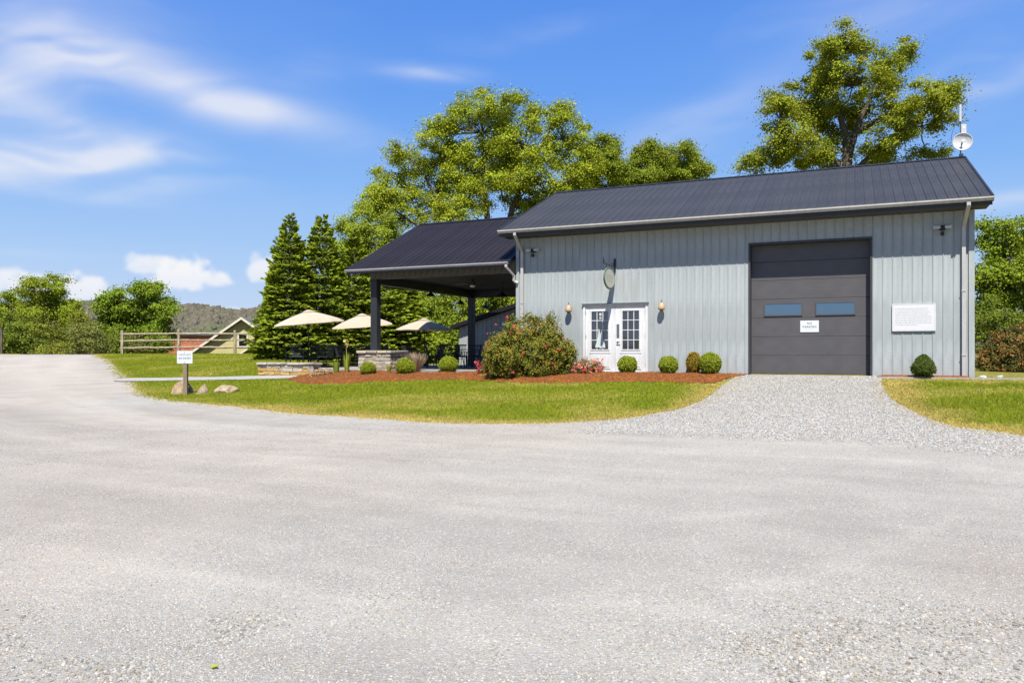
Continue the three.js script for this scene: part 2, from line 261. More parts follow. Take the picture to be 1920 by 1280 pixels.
const packGrid = { x0: -13, z0: 2, c: .08, nx: 326, nz: 288 }; packGrid.v = new Float32Array(packGrid.nx * packGrid.nz);
for (let j = 0; j < packGrid.nz; j++) for (let i = 0; i < packGrid.nx; i++) packGrid.v[j * packGrid.nx + i] = packed(packGrid.x0 + i * packGrid.c, packGrid.z0 + j * packGrid.c);
function packedAt(x, z) { const g = packGrid, fx = (x - g.x0) / g.c, fz = (z - g.z0) / g.c, i = Math.floor(fx), j = Math.floor(fz); if (i < 0 || j < 0 || i >= g.nx - 1 || j >= g.nz - 1) return packed(x, z); const o = j * g.nx + i, u = fx - i, v = fz - j; return mix(mix(g.v[o], g.v[o + 1], u), mix(g.v[o + g.nx], g.v[o + g.nx + 1], u), v); }
function clipGrid(sd, x0, x1, z0, z1, cell, lift, color, uvScale = 1) {
  const nx = Math.ceil((x1 - x0) / cell) + 1, nz = Math.ceil((z1 - z0) / cell) + 1, D = new Float32Array(nx * nz), P = [], C = [], U = [], I = [], ids = new Map();
  for (let j = 0; j < nz; j++) for (let i = 0; i < nx; i++) D[j * nx + i] = sd(x0 + i * cell, z0 + j * cell);
  const put = (key, x, z, d) => { let k = ids.get(key); if (k === undefined) { k = P.length / 3; ids.set(key, k); P.push(x, ground(x, z) + lift(x, z, d), -z); U.push(x * uvScale, z * uvScale); if (color) C.push(...color(x, z, d)); } return k; };
  for (let j = 0; j < nz - 1; j++) for (let i = 0; i < nx - 1; i++) {
    const q = [[i, j], [i + 1, j], [i + 1, j + 1], [i, j + 1]];
    if (q.every(([a, b]) => D[b * nx + a] > 0)) continue;
    for (const tri of [[0, 1, 2], [0, 2, 3]]) {
      const out = [];
      for (let k = 0; k < 3; k++) {
        const A = q[tri[k]], B = q[tri[(k + 1) % 3]], ia = A[1] * nx + A[0], ib = B[1] * nx + B[0], da = D[ia], db = D[ib], ax = x0 + A[0] * cell, az = z0 + A[1] * cell, bx = x0 + B[0] * cell, bz = z0 + B[1] * cell;
        if (da <= 0) out.push(put(ia, ax, az, da));
        if ((da <= 0) !== (db <= 0)) { const t = da / (da - db), lo = Math.min(ia, ib), hi = Math.max(ia, ib); out.push(put(`${lo}_${hi}`, mix(ax, bx, t), mix(az, bz, t), 0)); }
      }
      for (let k = 1; k < out.length - 1; k++) I.push(out[0], out[k], out[k + 1]);
    }
  }
  const g = new THREE.BufferGeometry(); g.setAttribute('position', new THREE.Float32BufferAttribute(P, 3)); g.setAttribute('uv', new THREE.Float32BufferAttribute(U, 2)); if (color) g.setAttribute('color', new THREE.Float32BufferAttribute(C, 3)); g.setIndex(I); g.computeVertexNormals(); return g;
}

// crushed-stone texture: overlapping chips splatted on a 4 m tile
function stoneTile(size, metres, seed, count, rmin, rmax, base) {
  const R = rng(seed), col = new Float32Array(size * size * 3), hgt = new Float32Array(size * size);
  for (let i = 0; i < size * size; i++) { const n = .84 + .3 * (R() - .5); col[i * 3] = base[0] * n; col[i * 3 + 1] = base[1] * n; col[i * 3 + 2] = base[2] * n; hgt[i] = .25 * R(); }
  for (let k = 0; k < count; k++) {
    const r = (rmin + (rmax - rmin) * Math.pow(R(), 3)) * size / metres, asp = .55 + .4 * R(), an = R() * 6.28, cx = R() * size, cy = R() * size, c = Math.cos(an), s = Math.sin(an), t = R(), warm = R();
    const l = .68 + .60 * Math.pow(t, 1.2), tint = warm < .16 ? [1.1, 1.0, .84] : warm < .24 ? [1.1, .96, .88] : warm < .42 ? [.93, .98, 1.05] : [1, 1, .985], tilt = R() - .5, n = Math.ceil(r) + 1;
    for (let y = -n; y <= n; y++) for (let x = -n; x <= n; x++) {
      const a = (x * c + y * s) / r, b = (-x * s + y * c) / (r * asp), e = Math.max(Math.abs(a), Math.abs(b)) * .5 + Math.hypot(a, b) * .5; if (e > 1) continue;
      const i = ((Math.floor(cx + x) + size) % size) + ((Math.floor(cy + y) + size) % size) * size, h = .35 + .6 * (1 - e * e) * (.6 + .4 * t) + .15 * tilt * a;
      for (let q = 0; q < 3; q++) col[i * 3 + q] = base[q] * l * tint[q] * (.97 + .06 * R()); hgt[i] = h;
    }
  }
  const A = new Uint8Array(size * size * 4), Bm = new Uint8Array(size * size * 4), enc = (x) => 255 * (x <= .0031308 ? 12.92 * x : 1.055 * Math.pow(x, 1 / 2.4) - .055);
  for (let i = 0; i < size * size; i++) { for (let q = 0; q < 3; q++) { A[i * 4 + q] = clamp(enc(col[i * 3 + q]), 0, 255); Bm[i * 4 + q] = clamp(hgt[i]) * 255; } A[i * 4 + 3] = Bm[i * 4 + 3] = 255; }
  return [finish(new THREE.DataTexture(A, size, size), 1 / metres, true), finish(new THREE.DataTexture(Bm, size, size), 1 / metres, false)];
}
const [stoneMap, stoneBump] = stoneTile(2048, 4.3, 5, 190000, .0025, .010, [.368, .348, .306]);
const roadMat = std(lin(1, 1, 1), { map: stoneMap, bumpMap: stoneBump, bumpScale: .007, roughness: .95, vertexColors: true });
const fineLane = (x, z) => { const [c, s] = pathCoord(x, z); return fbm(c * 5.5, s * .3, 77, 3); };
const roadTone = (x, z) => {
  const k = packedAt(x, z) * (1 - .7 * apronness(x, z)), w = fbm(x * .22, z * .22, 21, 3), warm = step(.42, .62, w + .035 * (-x) * .4), dark = .95 + .16 * (fbm(x * 2.6, z * 2.6, 31, 4) - .5);
  const l = mix(.87, 1.12, k) * dark * (.91 + .18 * fineLane(x, z)); return [l * mix(1, 1.03, warm), l * mix(1, .992, warm), l * mix(1, .968, warm)];
};
const roadNear = clipGrid(roadSD, -17, 17, .5, 24, .11, () => .006, roadTone);
const roadFar = clipGrid((x, z) => Math.max(roadSD(x, z), 24 - z), -52, 12, 23.7, 62, .3, () => .006, roadTone);
const roadRest = clipGrid((x, z) => Math.max(roadSD(x, z), z < 24 && z > .5 && x > -17 && x < 17 ? 1 : -1), -58, 38, -13, 24, 1, () => .004, roadTone);
function joinC(gs) { return mergeGeometries(gs); }
struct('gravel_road', joinC([roadNear, roadFar, roadRest]), roadMat);

// lawn and land: one sheet to the horizon
const soilMat = std(lin(1, 1, 1), { map: tex(512, (u, v) => { const n = .55 + .5 * tileN(u, v, 60, 3) + .35 * (tileN(u, v, 14, 6) - .5), y = tileN(u, v, 30, 9); return [.46 * n + .10 * y, .50 * n, .12 * n]; }, .5), roughness: 1 });
{
  const axis = (near, far, cell, grow) => { const a = [0]; let s = cell, x = 0; while (x < far) { if (x > near) s *= grow; x += s; a.push(x); } return a; };
  const xs = axis(28, 2600, .6, 1.16), X = [...xs.slice(1).reverse().map((x) => -x), ...xs], zs = axis(56, 2600, .6, 1.16), Z = [...axis(10, 2600, 1.5, 1.3).slice(1).reverse().map((z) => -z), ...zs];
  const P = [], U = [], I = [];
  for (const z of Z) for (const x of X) { P.push(x, ground(x, z) - (patioSD(x, z) < .3 ? .05 : 0), -z); U.push(x, z); }
  for (let j = 0; j < Z.length - 1; j++) for (let i = 0; i < X.length - 1; i++) { const a = j * X.length + i, b = a + X.length; I.push(a, a + 1, b, a + 1, b + 1, b); }
  const g = new THREE.BufferGeometry(); g.setAttribute('position', new THREE.Float32BufferAttribute(P, 3)); g.setAttribute('uv', new THREE.Float32BufferAttribute(U, 2)); g.setIndex(I); g.computeVertexNormals();
  struct('ground', g, soilMat);
}

// concrete path, patio slab, kerb along the barn foot
struct('concrete_path', clipGrid(walkSD, -17, -5, 24, 34, .2, (x, z, d) => .035, null), M.concrete);
{
  const g = new THREE.Group(); const shape = prism([[-10.5, .05], [-.03, .12], [-.03, 10.4], [-10.5, 10.4]], 0, .5); shape.rotateX(-Math.PI / 2);
  shape.translate(0, -.48, 0); const o = struct('patio', shape, std(lin(.34, .32, .29), { map: grainTex, roughness: .9 })); o.position.set(OX, 0, -OZ); o.rotation.y = -YAW;
}
{
  const o = struct('concrete_edging', [box(4.3, .3, .14, 12.68 , -.165, .43), box(3.24, .16, .2, 8.8, -.09, .06), box(9.0, .3, .14, 19.34, -.168, .43)], M.concrete); o.position.set(OX, 0, -OZ); o.rotation.y = -YAW;
}

// mulch bed
const mulchTex = tex(512, (u, v, i, j) => { const n = .55 + .7 * tileN(u, v * .35, 170, 3) * tileN(u * .4, v, 120, 7) + .35 * (tileN(u, v, 18, 9) - .5), r = hash(i >> 1, j, 5) * .25; return [.56 * (n + r * .5), .31 * (n + r * .25), .06 * n]; }, .7);
const mulchMat = std(lin(1, 1, 1), { map: mulchTex, roughness: 1, bumpMap: mulchTex, bumpScale: .03 });
const mulchLift = (x, z, d) => .012 + .07 * step(0, .45, -d) + .05 * step(.1, .5, -d) * (noise(x * 2.2, z * 2.2, 5) - .4) + .018 * noise(x * 11, z * 11, 6);
struct('mulch_bed', clipGrid(mulchSD, -10, 8, 20, 31, .09, mulchLift, null), mulchMat);
struct('mulch_strip', clipGrid(mulch2SD, 8, 13, 18, 22, .06, (x, z, d) => .012 + .05 * step(0, .15, -d), null), mulchMat);

// ---------------------------------------------------------------- loose stone, grass, bark chips (instanced)
function chip(seed, flat) { const R = rng(seed), g = mergeVertices(new THREE.IcosahedronGeometry(1, 0).deleteAttribute('normal').deleteAttribute('uv')), p = g.attributes.position; for (let i = 0; i < p.count; i++) { const s = .7 + .55 * R(); p.setXYZ(i, p.getX(i) * s, p.getY(i) * s * flat, p.getZ(i) * s * (.6 + .4 * R())); } return g.toNonIndexed(); }
const whiteRough = std(lin(1, 1, 1), { roughness: .95 });
function instanced(name, geo, mat, list, label, category) {
  const m = new THREE.InstancedMesh(geo, mat, list.length), q = new THREE.Quaternion(), e = new THREE.Euler(), T = new THREE.Matrix4(), pos = new THREE.Vector3(), sc = new THREE.Vector3(), c = new THREE.Color();
  list.forEach((l, i) => { e.set(l.rx || 0, l.ry, l.rz || 0); q.setFromEuler(e); T.compose(pos.set(l.x, l.y, l.z), q, sc.set(l.s, l.sy ?? l.s, l.sz ?? l.s)); m.setMatrixAt(i, T); m.setColorAt(i, c.setRGB(...l.c)); });
  m.name = numbered(name); scene.add(shadows(m)); tag(m, label, category, null, 'stuff'); return m;
}
{
  const R = rng(91), lists = [[], [], []];
  const tone = (bright, tan) => { const t = .19 + .29 * Math.pow(R(), 1.2), w = R(), k = (w < .17 + .22 * (tan || 0) ? [1.06, .95, .76] : w < .25 ? [1.10, .86, .74] : w < .36 ? [.9, .97, 1.04] : [1, .975, .90]); return k.map((x) => x * t * bright); };
  const put = (x, z, r, b, tan) => lists[Math.floor(R() * 3)].push({ x, y: ground(x, z) + .006 + r * .12, z: -z, s: r, ry: R() * 6.28, rx: (R() - .5) * .7, rz: (R() - .5) * .7, c: tone(b, tan) });
  // foreground: stones in drifts between packed lanes, coarser river stone towards the near verge
  for (let k = 0; k < 560000; k++) {
    const d = 2.9 * Math.pow(17 / 2.9, R() ** 1.0), x = (R() * 2 - 1) * d * .69; if (roadSD(x, d) > -.02) continue;
    const loose = 1 - packedAt(x, d) * (1 - .7 * apronness(x, d)), drift = fbm(x * 1.3, d * 1.3, 41, 3), keep = .22 + .8 * loose * step(.3, .62, drift); if (R() > keep * .78) continue;
    const coarse = clamp(step(.5, .62, fbm(x * 1.4 + 3, d * 1.4, 51, 3)) * step(5.2, 4.2, d) + step(.0, .5, (x - .22 * d) / 1.2 + fbm(x * 2, d * 2, 53, 3) - .5) * step(4.5, 4.15, d));
    put(x, d, (.0024 + .0052 * Math.pow(R(), 2.8)) * (1 + 1.35 * coarse * R()) * (d > 8 ? 1 + (d - 8) * .09 : 1), .95 - .12 * coarse, coarse);
  }
  // the drive up to the big door: clean crushed stone
  for (let k = 0; k < 230000; k++) {
    const u = 2 + R() * 15, v = -12.5 + R() * 12.4, [x, z] = BW(u, v); if (roadSD(x, z) > .02 || Math.abs(x / z) > .7) continue;
    if (R() > apronness(x, z) * (.8 + .4 * noise(x * 2, z * 2, 2))) continue; put(x, z, .009 + .012 * Math.pow(R(), 1.6), .95);
  }
  lists.forEach((l, i) => instanced('loose_gravel', chip(7 + i, .62), whiteRough, l, ['loose grey crushed stone scattered over the road', 'pale crushed stone chips on the gravel road and drive', 'mixed grey and tan stone chips lying on the road'][i], 'gravel'));
}
const bladeMat = new THREE.MeshPhysicalMaterial({ color: lin(1, 1, 1), roughness: .85, specularIntensity: .15, transmission: .22, thickness: 0, side: THREE.DoubleSide });
function tuft(seed, n, h, spread) {
  const R = rng(seed), P = []; for (let k = 0; k < n; k++) { const a = R() * 6.28, r = spread * Math.sqrt(R()), x = Math.cos(a) * r, z = Math.sin(a) * r, L = h * (.55 + .6 * R()), la = R() * 6.28, ln = L * (.2 + .75 * R()), w = .0035 + .003 * R(), b = R() * 3.14, wx = Math.cos(b) * w, wz = Math.sin(b) * w; P.push(x - wx, 0, z - wz, x + wx, 0, z + wz, x + Math.cos(la) * ln, L, z + Math.sin(la) * ln); }
  const g = new THREE.BufferGeometry(); g.setAttribute('position', new THREE.Float32BufferAttribute(P, 3)); return g;
}
{
  const R = rng(17), lists = [[], [], []];
  for (let gx = -32; gx < 16; gx++) for (let gz = 10; gz < 53; gz++) {
    const cx = gx + .5, cz = gz + .5, px = cx / cz * F + 960; if (px < -90 || px > 2010) continue;
    if (roadSD0(cx, cz) < -1.2 || barnSD(cx, cz) < -1 || patioSD(cx, cz) < -1 || (cz < 24 && cz > 18 && mulchSD0(cx, cz) < -1)) continue;
    const [cu, cv] = toUV(cx, cz); if (cv > .5 && cu > -10) continue;
    const n = Math.round(760 * Math.pow(17 / Math.max(cz, 13), 1.15));
    for (let k = 0; k < n; k++) {
      const x = gx + R(), z = gz + R(), sd = roadSD(x, z); if (sd < -.5 * Math.pow(R(), 5) - .04 + .1 * R() || mulchSD(x, z) < .02 || mulch2SD(x, z) < .14 || walkSD(x, z) < .03 || patioSD(x, z) < .1) continue;
      const [u, v] = toUV(x, z); if (u > 6.9 && v > -.55) continue;
      const patch = fbm(x * .55, z * .8, 61, 4), fine = noise(x * 3, z * 3, 9), mow = Math.sin((x * .35 + z) * 3.1) * .03;
      const edge = step(1.15, .05, sd + .9 * (fbm(x * 1.1, z * 1.1, 71, 3) - .5)) * step(26, 22, z + .3 * Math.abs(x)) + .35 * step(.4, .0, sd) + (u > 10.2 && v > -2 ? step(-1.6, -.6, v + .8 * (fine - .5)) : 0);
      const dry = clamp(.85 * edge + .7 * step(.5, .7, patch) * R() + .16 * R());
      if (R() < edge * .3) continue;
      const l = (.8 + .45 * R()) * (.86 + .28 * patch + mow), far = Math.max(1, z / 22);
      const gr = [mix(.195, .25, fine) * l, mix(.265, .285, fine) * l, mix(.008, .018, R()) * l], st = [.46 * l, .365 * l, .105 * l];
      lists[Math.floor(R() * 3)].push({ x, y: ground(x, z) - .004, z: -z, s: (.8 + .5 * R()) * (.75 + .25 * far), sy: (.65 + .5 * R() + .7 * Math.pow(R(), 6)) * (1 - .3 * edge), ry: R() * 6.28, c: gr.map((g, i) => mix(g, st[i], dry)) });
    }
  }
  lists.forEach((l, i) => instanced('lawn_grass', tuft(200 + i, 11, .052, .045), bladeMat, l, ['short mown green grass of the lawn before the barn', 'mown grass blades with dry straw tips along the road', 'sunlit lawn grass between the path and the road'][i], 'grass'));
}
{
  const R = rng(23), l = [];
  for (let k = 0; k < 60000; k++) {
    const x = -10 + R() * 18, z = 20 + R() * 10.5, d = mulchSD(x, z), d2 = mulch2SD(x, z); if (d > 0.03 && d2 > .02) continue;
    const t = .5 + .8 * R(); l.push({ x, y: ground(x, z) + (d < 0 ? mulchLift(x, z, d) : .04) + .006, z: -z, s: .03 + .035 * R(), sy: .004, sz: .006 + .006 * R(), ry: R() * 6.28, rx: (R() - .5) * .9, rz: (R() - .5) * .9, c: R() < .15 ? [.30 * t, .18 * t, .07 * t] : [.245 * t, .096 * t, .013 * t] });
  }
  instanced('bark_mulch', new THREE.BoxGeometry(1, 1, 1), whiteRough, l, 'rust orange bark chips spread over the planting bed', 'mulch');
}
// ---------------------------------------------------------------- the barn: local x along the front wall, y up, z towards the camera side
const uAt = (px, v) => { const t = (px - 960) / F; return (t * (OZ + v * ca) - OX - v * sa) / (ca + t * sa); };
const hAt = (py, u, v) => HC - (py - Y0) * (OZ - u * sa + v * ca) / F;
const atPx = (px, py, v) => { const u = uAt(px, v); return [u, hAt(py, u, v), -v]; };
const L = 12.768, DEP = 9.127, E = .67, HE = 4.476, SL = .4133, RV = 4.5635, GAR = [7.199, 10.393, 3.722], DOOR = [2.262, 4.291, 2.1];
const barnAt = (o) => { o.position.set(OX, 0, -OZ); o.rotation.y = -YAW; return o; };
const barnPos = [OX, 0, -OZ], barnTurn = -YAW;
const part = (name, parent) => { const g = new THREE.Group(); g.name = name; parent.add(g); return g; };
function rib(u0, u1, y0, y1, ribbed = true, h = .018, w = .02) {         // one pressed panel, standing
  const pts = ribbed ? [[u0, .02], [u0, -h], [u0 + w * .75, -h], [u0 + w * 1.15, 0], [u1 - .0025, 0], [u1 - .0025, .02]] : [[u0, .02], [u0, 0], [u1 - .0025, 0], [u1 - .0025, .02]];
  const g = new THREE.ExtrudeGeometry(new THREE.Shape(pts.map(([x, y]) => new THREE.Vector2(x, y))), { depth: y1 - y0, bevelEnabled: false }).translate(0, 0, y0).rotateX(-Math.PI / 2);
  return uvMetres(g);
}
function slopePanels(parent, u0, u1, width, ez, ey, ang, len, mats) {
  const n = Math.round((u1 - u0) / width), w = (u1 - u0) / n, s = new THREE.Shape([[0, -.012], [0, .019], [.02, .019], [.034, 0], [w * .35, 0], [w * .35 + .006, .004], [w * .35 + .018, .004], [w * .35 + .024, 0], [w * .68, 0], [w * .68 + .006, .004], [w * .68 + .018, .004], [w * .68 + .024, 0], [w - .0015, 0], [w - .0015, -.012]].map(([x, y]) => new THREE.Vector2(x, y)));
  const g = uvMetres(new THREE.ExtrudeGeometry(s, { depth: len, bevelEnabled: false }).translate(0, 0, -len)).rotateX(ang);
  const R = rng(5 + n);
  for (let i = 0; i < n; i++) { const m = obj('roof_panel', g, mats[Math.floor(R() * 3)], parent); m.position.set(u0 + i * w, ey, ez); }
}
const barn = thing('barn', 'grey ribbed metal barn with dark pitched roof and a charcoal overhead door', 'barn', barnPos, barnTurn);
{
  const wall = part('front_wall', barn), n = 54, w = L / n, R = rng(3), yTop = 4.34, bot = -.02;
  obj('wall_core', [box(DOOR[0], 4.5, .2, DOOR[0] / 2, 2.15, -.125), box(GAR[0] - DOOR[1], 4.5, .2, (GAR[0] + DOOR[1]) / 2, 2.15, -.125), box(L - GAR[1], 4.5, .2, (L + GAR[1]) / 2, 2.15, -.125), box(DOOR[1] - DOOR[0], 2.3, .2, (DOOR[0] + DOOR[1]) / 2, 3.25, -.125), box(GAR[1] - GAR[0], .68, .2, (GAR[0] + GAR[1]) / 2, 4.06, -.125)], M.sidingPlain, wall);
  const full = rib(0, w, bot, yTop);
  for (let i = 0; i < n; i++) {
    const a = i * w, b = a + w, mat = M.siding[Math.floor(R() * 3)];
    const cut = [DOOR, GAR].find((o) => b > o[0] && a < o[1]);
    if (!cut) { const m = obj('siding_panel', full, mat, wall); m.position.x = a; continue; }
    const gs = [rib(Math.max(a, cut[0]), Math.min(b, cut[1]), cut[2], yTop, a >= cut[0])];
    if (a < cut[0]) gs.push(rib(a, cut[0], bot, yTop)); if (b > cut[1]) gs.push(rib(cut[1], b, bot, yTop, false));
    obj('siding_panel', gs, mat, wall);
  }
  obj('corner_trim', [box(.11, yTop - bot, .03, .055, (yTop + bot) / 2, .028)], M.siding[1], wall); obj('corner_trim', [box(.13, yTop - bot, .03, L - .065, (yTop + bot) / 2, .028)], M.siding[1], wall);
  obj('foundation', [box(GAR[0], .3, .03, GAR[0] / 2, -.17, .016), box(L - GAR[1], .3, .03, (L + GAR[1]) / 2, -.17, .016)], M.concrete, barn);
  // the other three walls
  const gy = (z) => HE - .13 + (E + Math.min(-z, DEP + z)) * SL, gable = [[-.23, -.3], [-.23, gy(-.23)], [-RV, gy(-RV)], [-DEP, gy(-DEP)], [-DEP, -.3]];
  obj('gable_wall', along(gable, .0, .2), M.sidingPlain, barn); obj('gable_wall', along(gable, L - .2, L), M.sidingPlain, barn);
  obj('rear_wall', box(L - .4, 4.7, .2, L / 2, 2.15, -DEP + .1), M.sidingPlain, barn);
  obj('floor_slab', box(L - .1, .2, DEP - .1, L / 2, -.13, -DEP / 2), M.concrete, barn);
  // roof
  const roof = part('roof', barn), len = (E + RV) / Math.cos(Math.atan(SL)), ang = Math.atan(SL), u0 = -.305, u1 = L + .305;
  slopePanels(roof, u0, u1, .2375, E, HE, ang, len, M.roof);
  obj('roof_deck', [box(u1 - u0 - .06, .09, len - .03, L / 2, -.062, -len / 2).rotateX(ang).translate(0, HE, E)], M.soffit, roof);
  obj('rear_slope', [box(u1 - u0, .1, len, L / 2, -.045, len / 2).rotateX(-ang).translate(0, HE, -DEP - E)], M.roof[0], roof);
  const ry = HE + (E + RV) * SL;
  obj('ridge_cap', [box(u1 - u0 + .04, .012, .17, L / 2, .026, -.08).rotateX(-ang).translate(0, ry, -RV), box(u1 - u0 + .04, .012, .17, L / 2, .026, .08).rotateX(ang).translate(0, ry, -RV)], M.darkTrim, roof);
  for (const x of [u0 - .006, u1 + .006]) { obj('rake_trim', [box(.05, .17, len, x, -.055, -len / 2).rotateX(ang).translate(0, HE, E), box(.05, .17, len, x, -.055, len / 2).rotateX(-ang).translate(0, HE, -DEP - E)], M.darkTrim, roof); }
  obj('fascia', box(u1 - u0, .17, .03, L / 2, HE - .125, E - .035), M.darkTrim, roof);
  obj('soffit', [box(u1 - u0 - .1, .02, E - .06, L / 2, HE - .2, (E - .06) / 2 + .002)], M.soffit, roof);
  // gutter with its rolled front
  const gut = part('gutter', barn), z0 = E - .018, prof = [[z0, HE - .012], [z0, HE - .115], [z0 + .07, HE - .115], [z0 + .085, HE - .085], [z0 + .115, HE - .055], [z0 + .115, HE - .02], [z0 + .125, HE - .006], [z0 + .108, HE - .006], [z0 + .103, HE - .05], [z0 + .07, HE - .09], [z0 + .012, HE - .1], [z0 + .012, HE - .012]];
  obj('trough', along(prof, u0 - .02, u1 + .02), M.gutter, gut);
  obj('end_cap', along([[z0, HE - .012], [z0, HE - .115], [z0 + .07, HE - .115], [z0 + .115, HE - .055], [z0 + .12, HE - .01]], u0 - .024, u0 - .0205), M.gutter, gut);
  obj('end_cap', along([[z0, HE - .012], [z0, HE - .115], [z0 + .07, HE - .115], [z0 + .115, HE - .055], [z0 + .12, HE - .01]], u1 + .0205, u1 + .024), M.gutter, gut);
  // downspouts
  const spout = (top, low, foot) => { const P = [[top, HE - .12, E + .03], [top, HE - .2, E + .03], [low, HE - .62, .075], [low, foot, .075]]; const d = obj('downspout', P.slice(1).map((p, i) => beam(P[i], p, .085, .062)), M.gutter, barn); for (const y of [2.2, .55]) obj('strap', box(.11, .03, .012, low, y, .112), M.gutter, d); return d; };
  spout(uAt(1817, -.69), uAt(1808, -.075), .02); spout(uAt(965.5, -.69), uAt(979, -.075), -.02);

  // overhead door set back in its opening
  const gd = part('overhead_door', barn), z = -.24, gw = GAR[1] - GAR[0], ph = GAR[2] / 7;
  const opn = part('door_opening', barn);
  obj('jamb', [box(.05, GAR[2], .3, GAR[0] + .025, GAR[2] / 2, -.12)], M.charcoal, opn); obj('jamb', [box(.05, GAR[2], .3, GAR[1] - .025, GAR[2] / 2, -.12)], M.charcoal, opn); obj('head', [box(gw - .1, .06, .3, GAR[0] + gw / 2, GAR[2] - .03, -.12)], M.charcoal, opn);
  const pg = new RoundedBoxGeometry(gw - .1, ph - .008, .045, 1, .006), doorMat = std(lin(.078, .074, .077), { map: streakTex, roughness: .55, bumpMap: grainBump, bumpScale: .0008 });
  for (let k = 0; k < 7; k++) { const m = obj('door_section', pg, doorMat, gd); m.position.set(GAR[0] + gw / 2, ph * (k + .5), z - .022); }
  obj('weather_seal', box(gw - .1, .035, .05, GAR[0] + gw / 2, .0, z - .02), M.black, gd);
  for (const [a, b] of [[7.596, 8.623], [8.965, 9.985]]) {
    const wn = gd, y0 = 1.665, y1 = 2.005, cx = (a + b) / 2, cy = (y0 + y1) / 2;
    obj('window_pane', box(b - a - .04, y1 - y0 - .03, .01, cx, cy, z + .012), M.coatedGlass, wn);
    obj('window_frame', [box(b - a, .03, .03, cx, y0, z + .012), box(b - a, .03, .03, cx, y1, z + .012), box(.03, y1 - y0 - .03, .03, a + .015, cy, z + .012), box(.03, y1 - y0 - .03, .03, b - .015, cy, z + .012)], doorMat, wn);
  }
  // white double door
  const dd = part('double_door', barn), fw = .07, dm = M.whitePaint;
  obj('door_frame', [box(fw, DOOR[2], .16, DOOR[0] + fw / 2, DOOR[2] / 2, -.055), box(fw, DOOR[2], .16, DOOR[1] - fw / 2, DOOR[2] / 2, -.055), box(DOOR[1] - DOOR[0] - 2 * fw, .06, .16, (DOOR[0] + DOOR[1]) / 2, DOOR[2] - .03, -.055)], dm, dd);
  obj('drip_cap', box(DOOR[1] - DOOR[0] + .06, .025, .09, (DOOR[0] + DOOR[1]) / 2, DOOR[2] + .012, .035), M.steel, dd);
  obj('sill', box(DOOR[1] - DOOR[0] - .1, .05, .2, (DOOR[0] + DOOR[1]) / 2, .0, .0), M.steel, dd);
  const x0 = DOOR[0] + fw + .004, x1 = DOOR[1] - fw - .004, mid = (x0 + x1) / 2;
  [[x0, mid - .003, uAt(1109, .03), uAt(1142, .03)], [mid + .003, x1, uAt(1167, .03), uAt(1200, .03)]].forEach(([a, b, ga, gb], s) => {
    const leaf = part('door_leaf', barn), top = DOOR[2] - .064, g0 = .70, g1 = 1.90, zc = -.03, t = .045;
    obj('stiles_and_rails', [box(ga - a, top - .03, t, (a + ga) / 2, (top + .03) / 2, zc), box(b - gb, top - .03, t, (b + gb) / 2, (top + .03) / 2, zc), box(gb - ga, top - g1, t, (ga + gb) / 2, (top + g1) / 2, zc), box(gb - ga, g0 - .03, t, (ga + gb) / 2, (g0 + .03) / 2, zc)], dm, leaf);
    obj('raised_panel', [rbox(gb - ga + .04, .40, .03, .012, (ga + gb) / 2, .37, zc + .022), box(gb - ga + .10, .025, .02, (ga + gb) / 2, .612, zc + .03), box(gb - ga + .10, .025, .02, (ga + gb) / 2, .13, zc + .03)], dm, leaf);
    obj('lite_frame', [box(gb - ga + .05, .03, .03, (ga + gb) / 2, g0, zc + .025), box(gb - ga + .05, .03, .03, (ga + gb) / 2, g1, zc + .025), box(.03, g1 - g0 - .03, .03, ga, (g0 + g1) / 2, zc + .025), box(.03, g1 - g0 - .03, .03, gb, (g0 + g1) / 2, zc + .025)], dm, leaf);
    const pw = (gb - ga) / 3, phh = (g1 - g0) / 4, R2 = rng(60 + s);
    const bars = []; for (let c = 1; c < 3; c++) bars.push(box(.02, g1 - g0, .026, ga + c * pw, (g0 + g1) / 2, zc + .012)); for (let r = 1; r < 4; r++) bars.push(box(gb - ga, .02, .024, (ga + gb) / 2, g0 + r * phh, zc + .011));
    obj('glazing_bars', bars, dm, leaf);
    for (let c = 0; c < 3; c++) for (let r = 0; r < 4; r++) { const p = obj('pane', new THREE.BoxGeometry(pw - .01, phh - .01, .006), M.glass, leaf); p.position.set(ga + (c + .5) * pw, g0 + (r + .5) * phh, zc); p.rotation.set((R2() - .5) * .012, (R2() - .5) * .012, 0); }
    for (const y of [.25, 1.1, 1.85]) obj('hinge', box(.02, .11, .02, s ? b : a, y, zc + .028), M.steel, leaf);
    if (s) { obj('push_plate', box(.085, .42, .006, a + .085, 1.27, zc + .026), M.steel, leaf); obj('lever', [cyl(.03, .03, .012, 0, 0, 0, 14).rotateX(Math.PI / 2).translate(a + .075, .93, zc + .024), bar([a + .075, .93, zc + .036], [a + .075, .93, zc + .07], .01), box(.12, .02, .016, a + .11, .93, zc + .075)], M.steel, leaf); }
  });
}
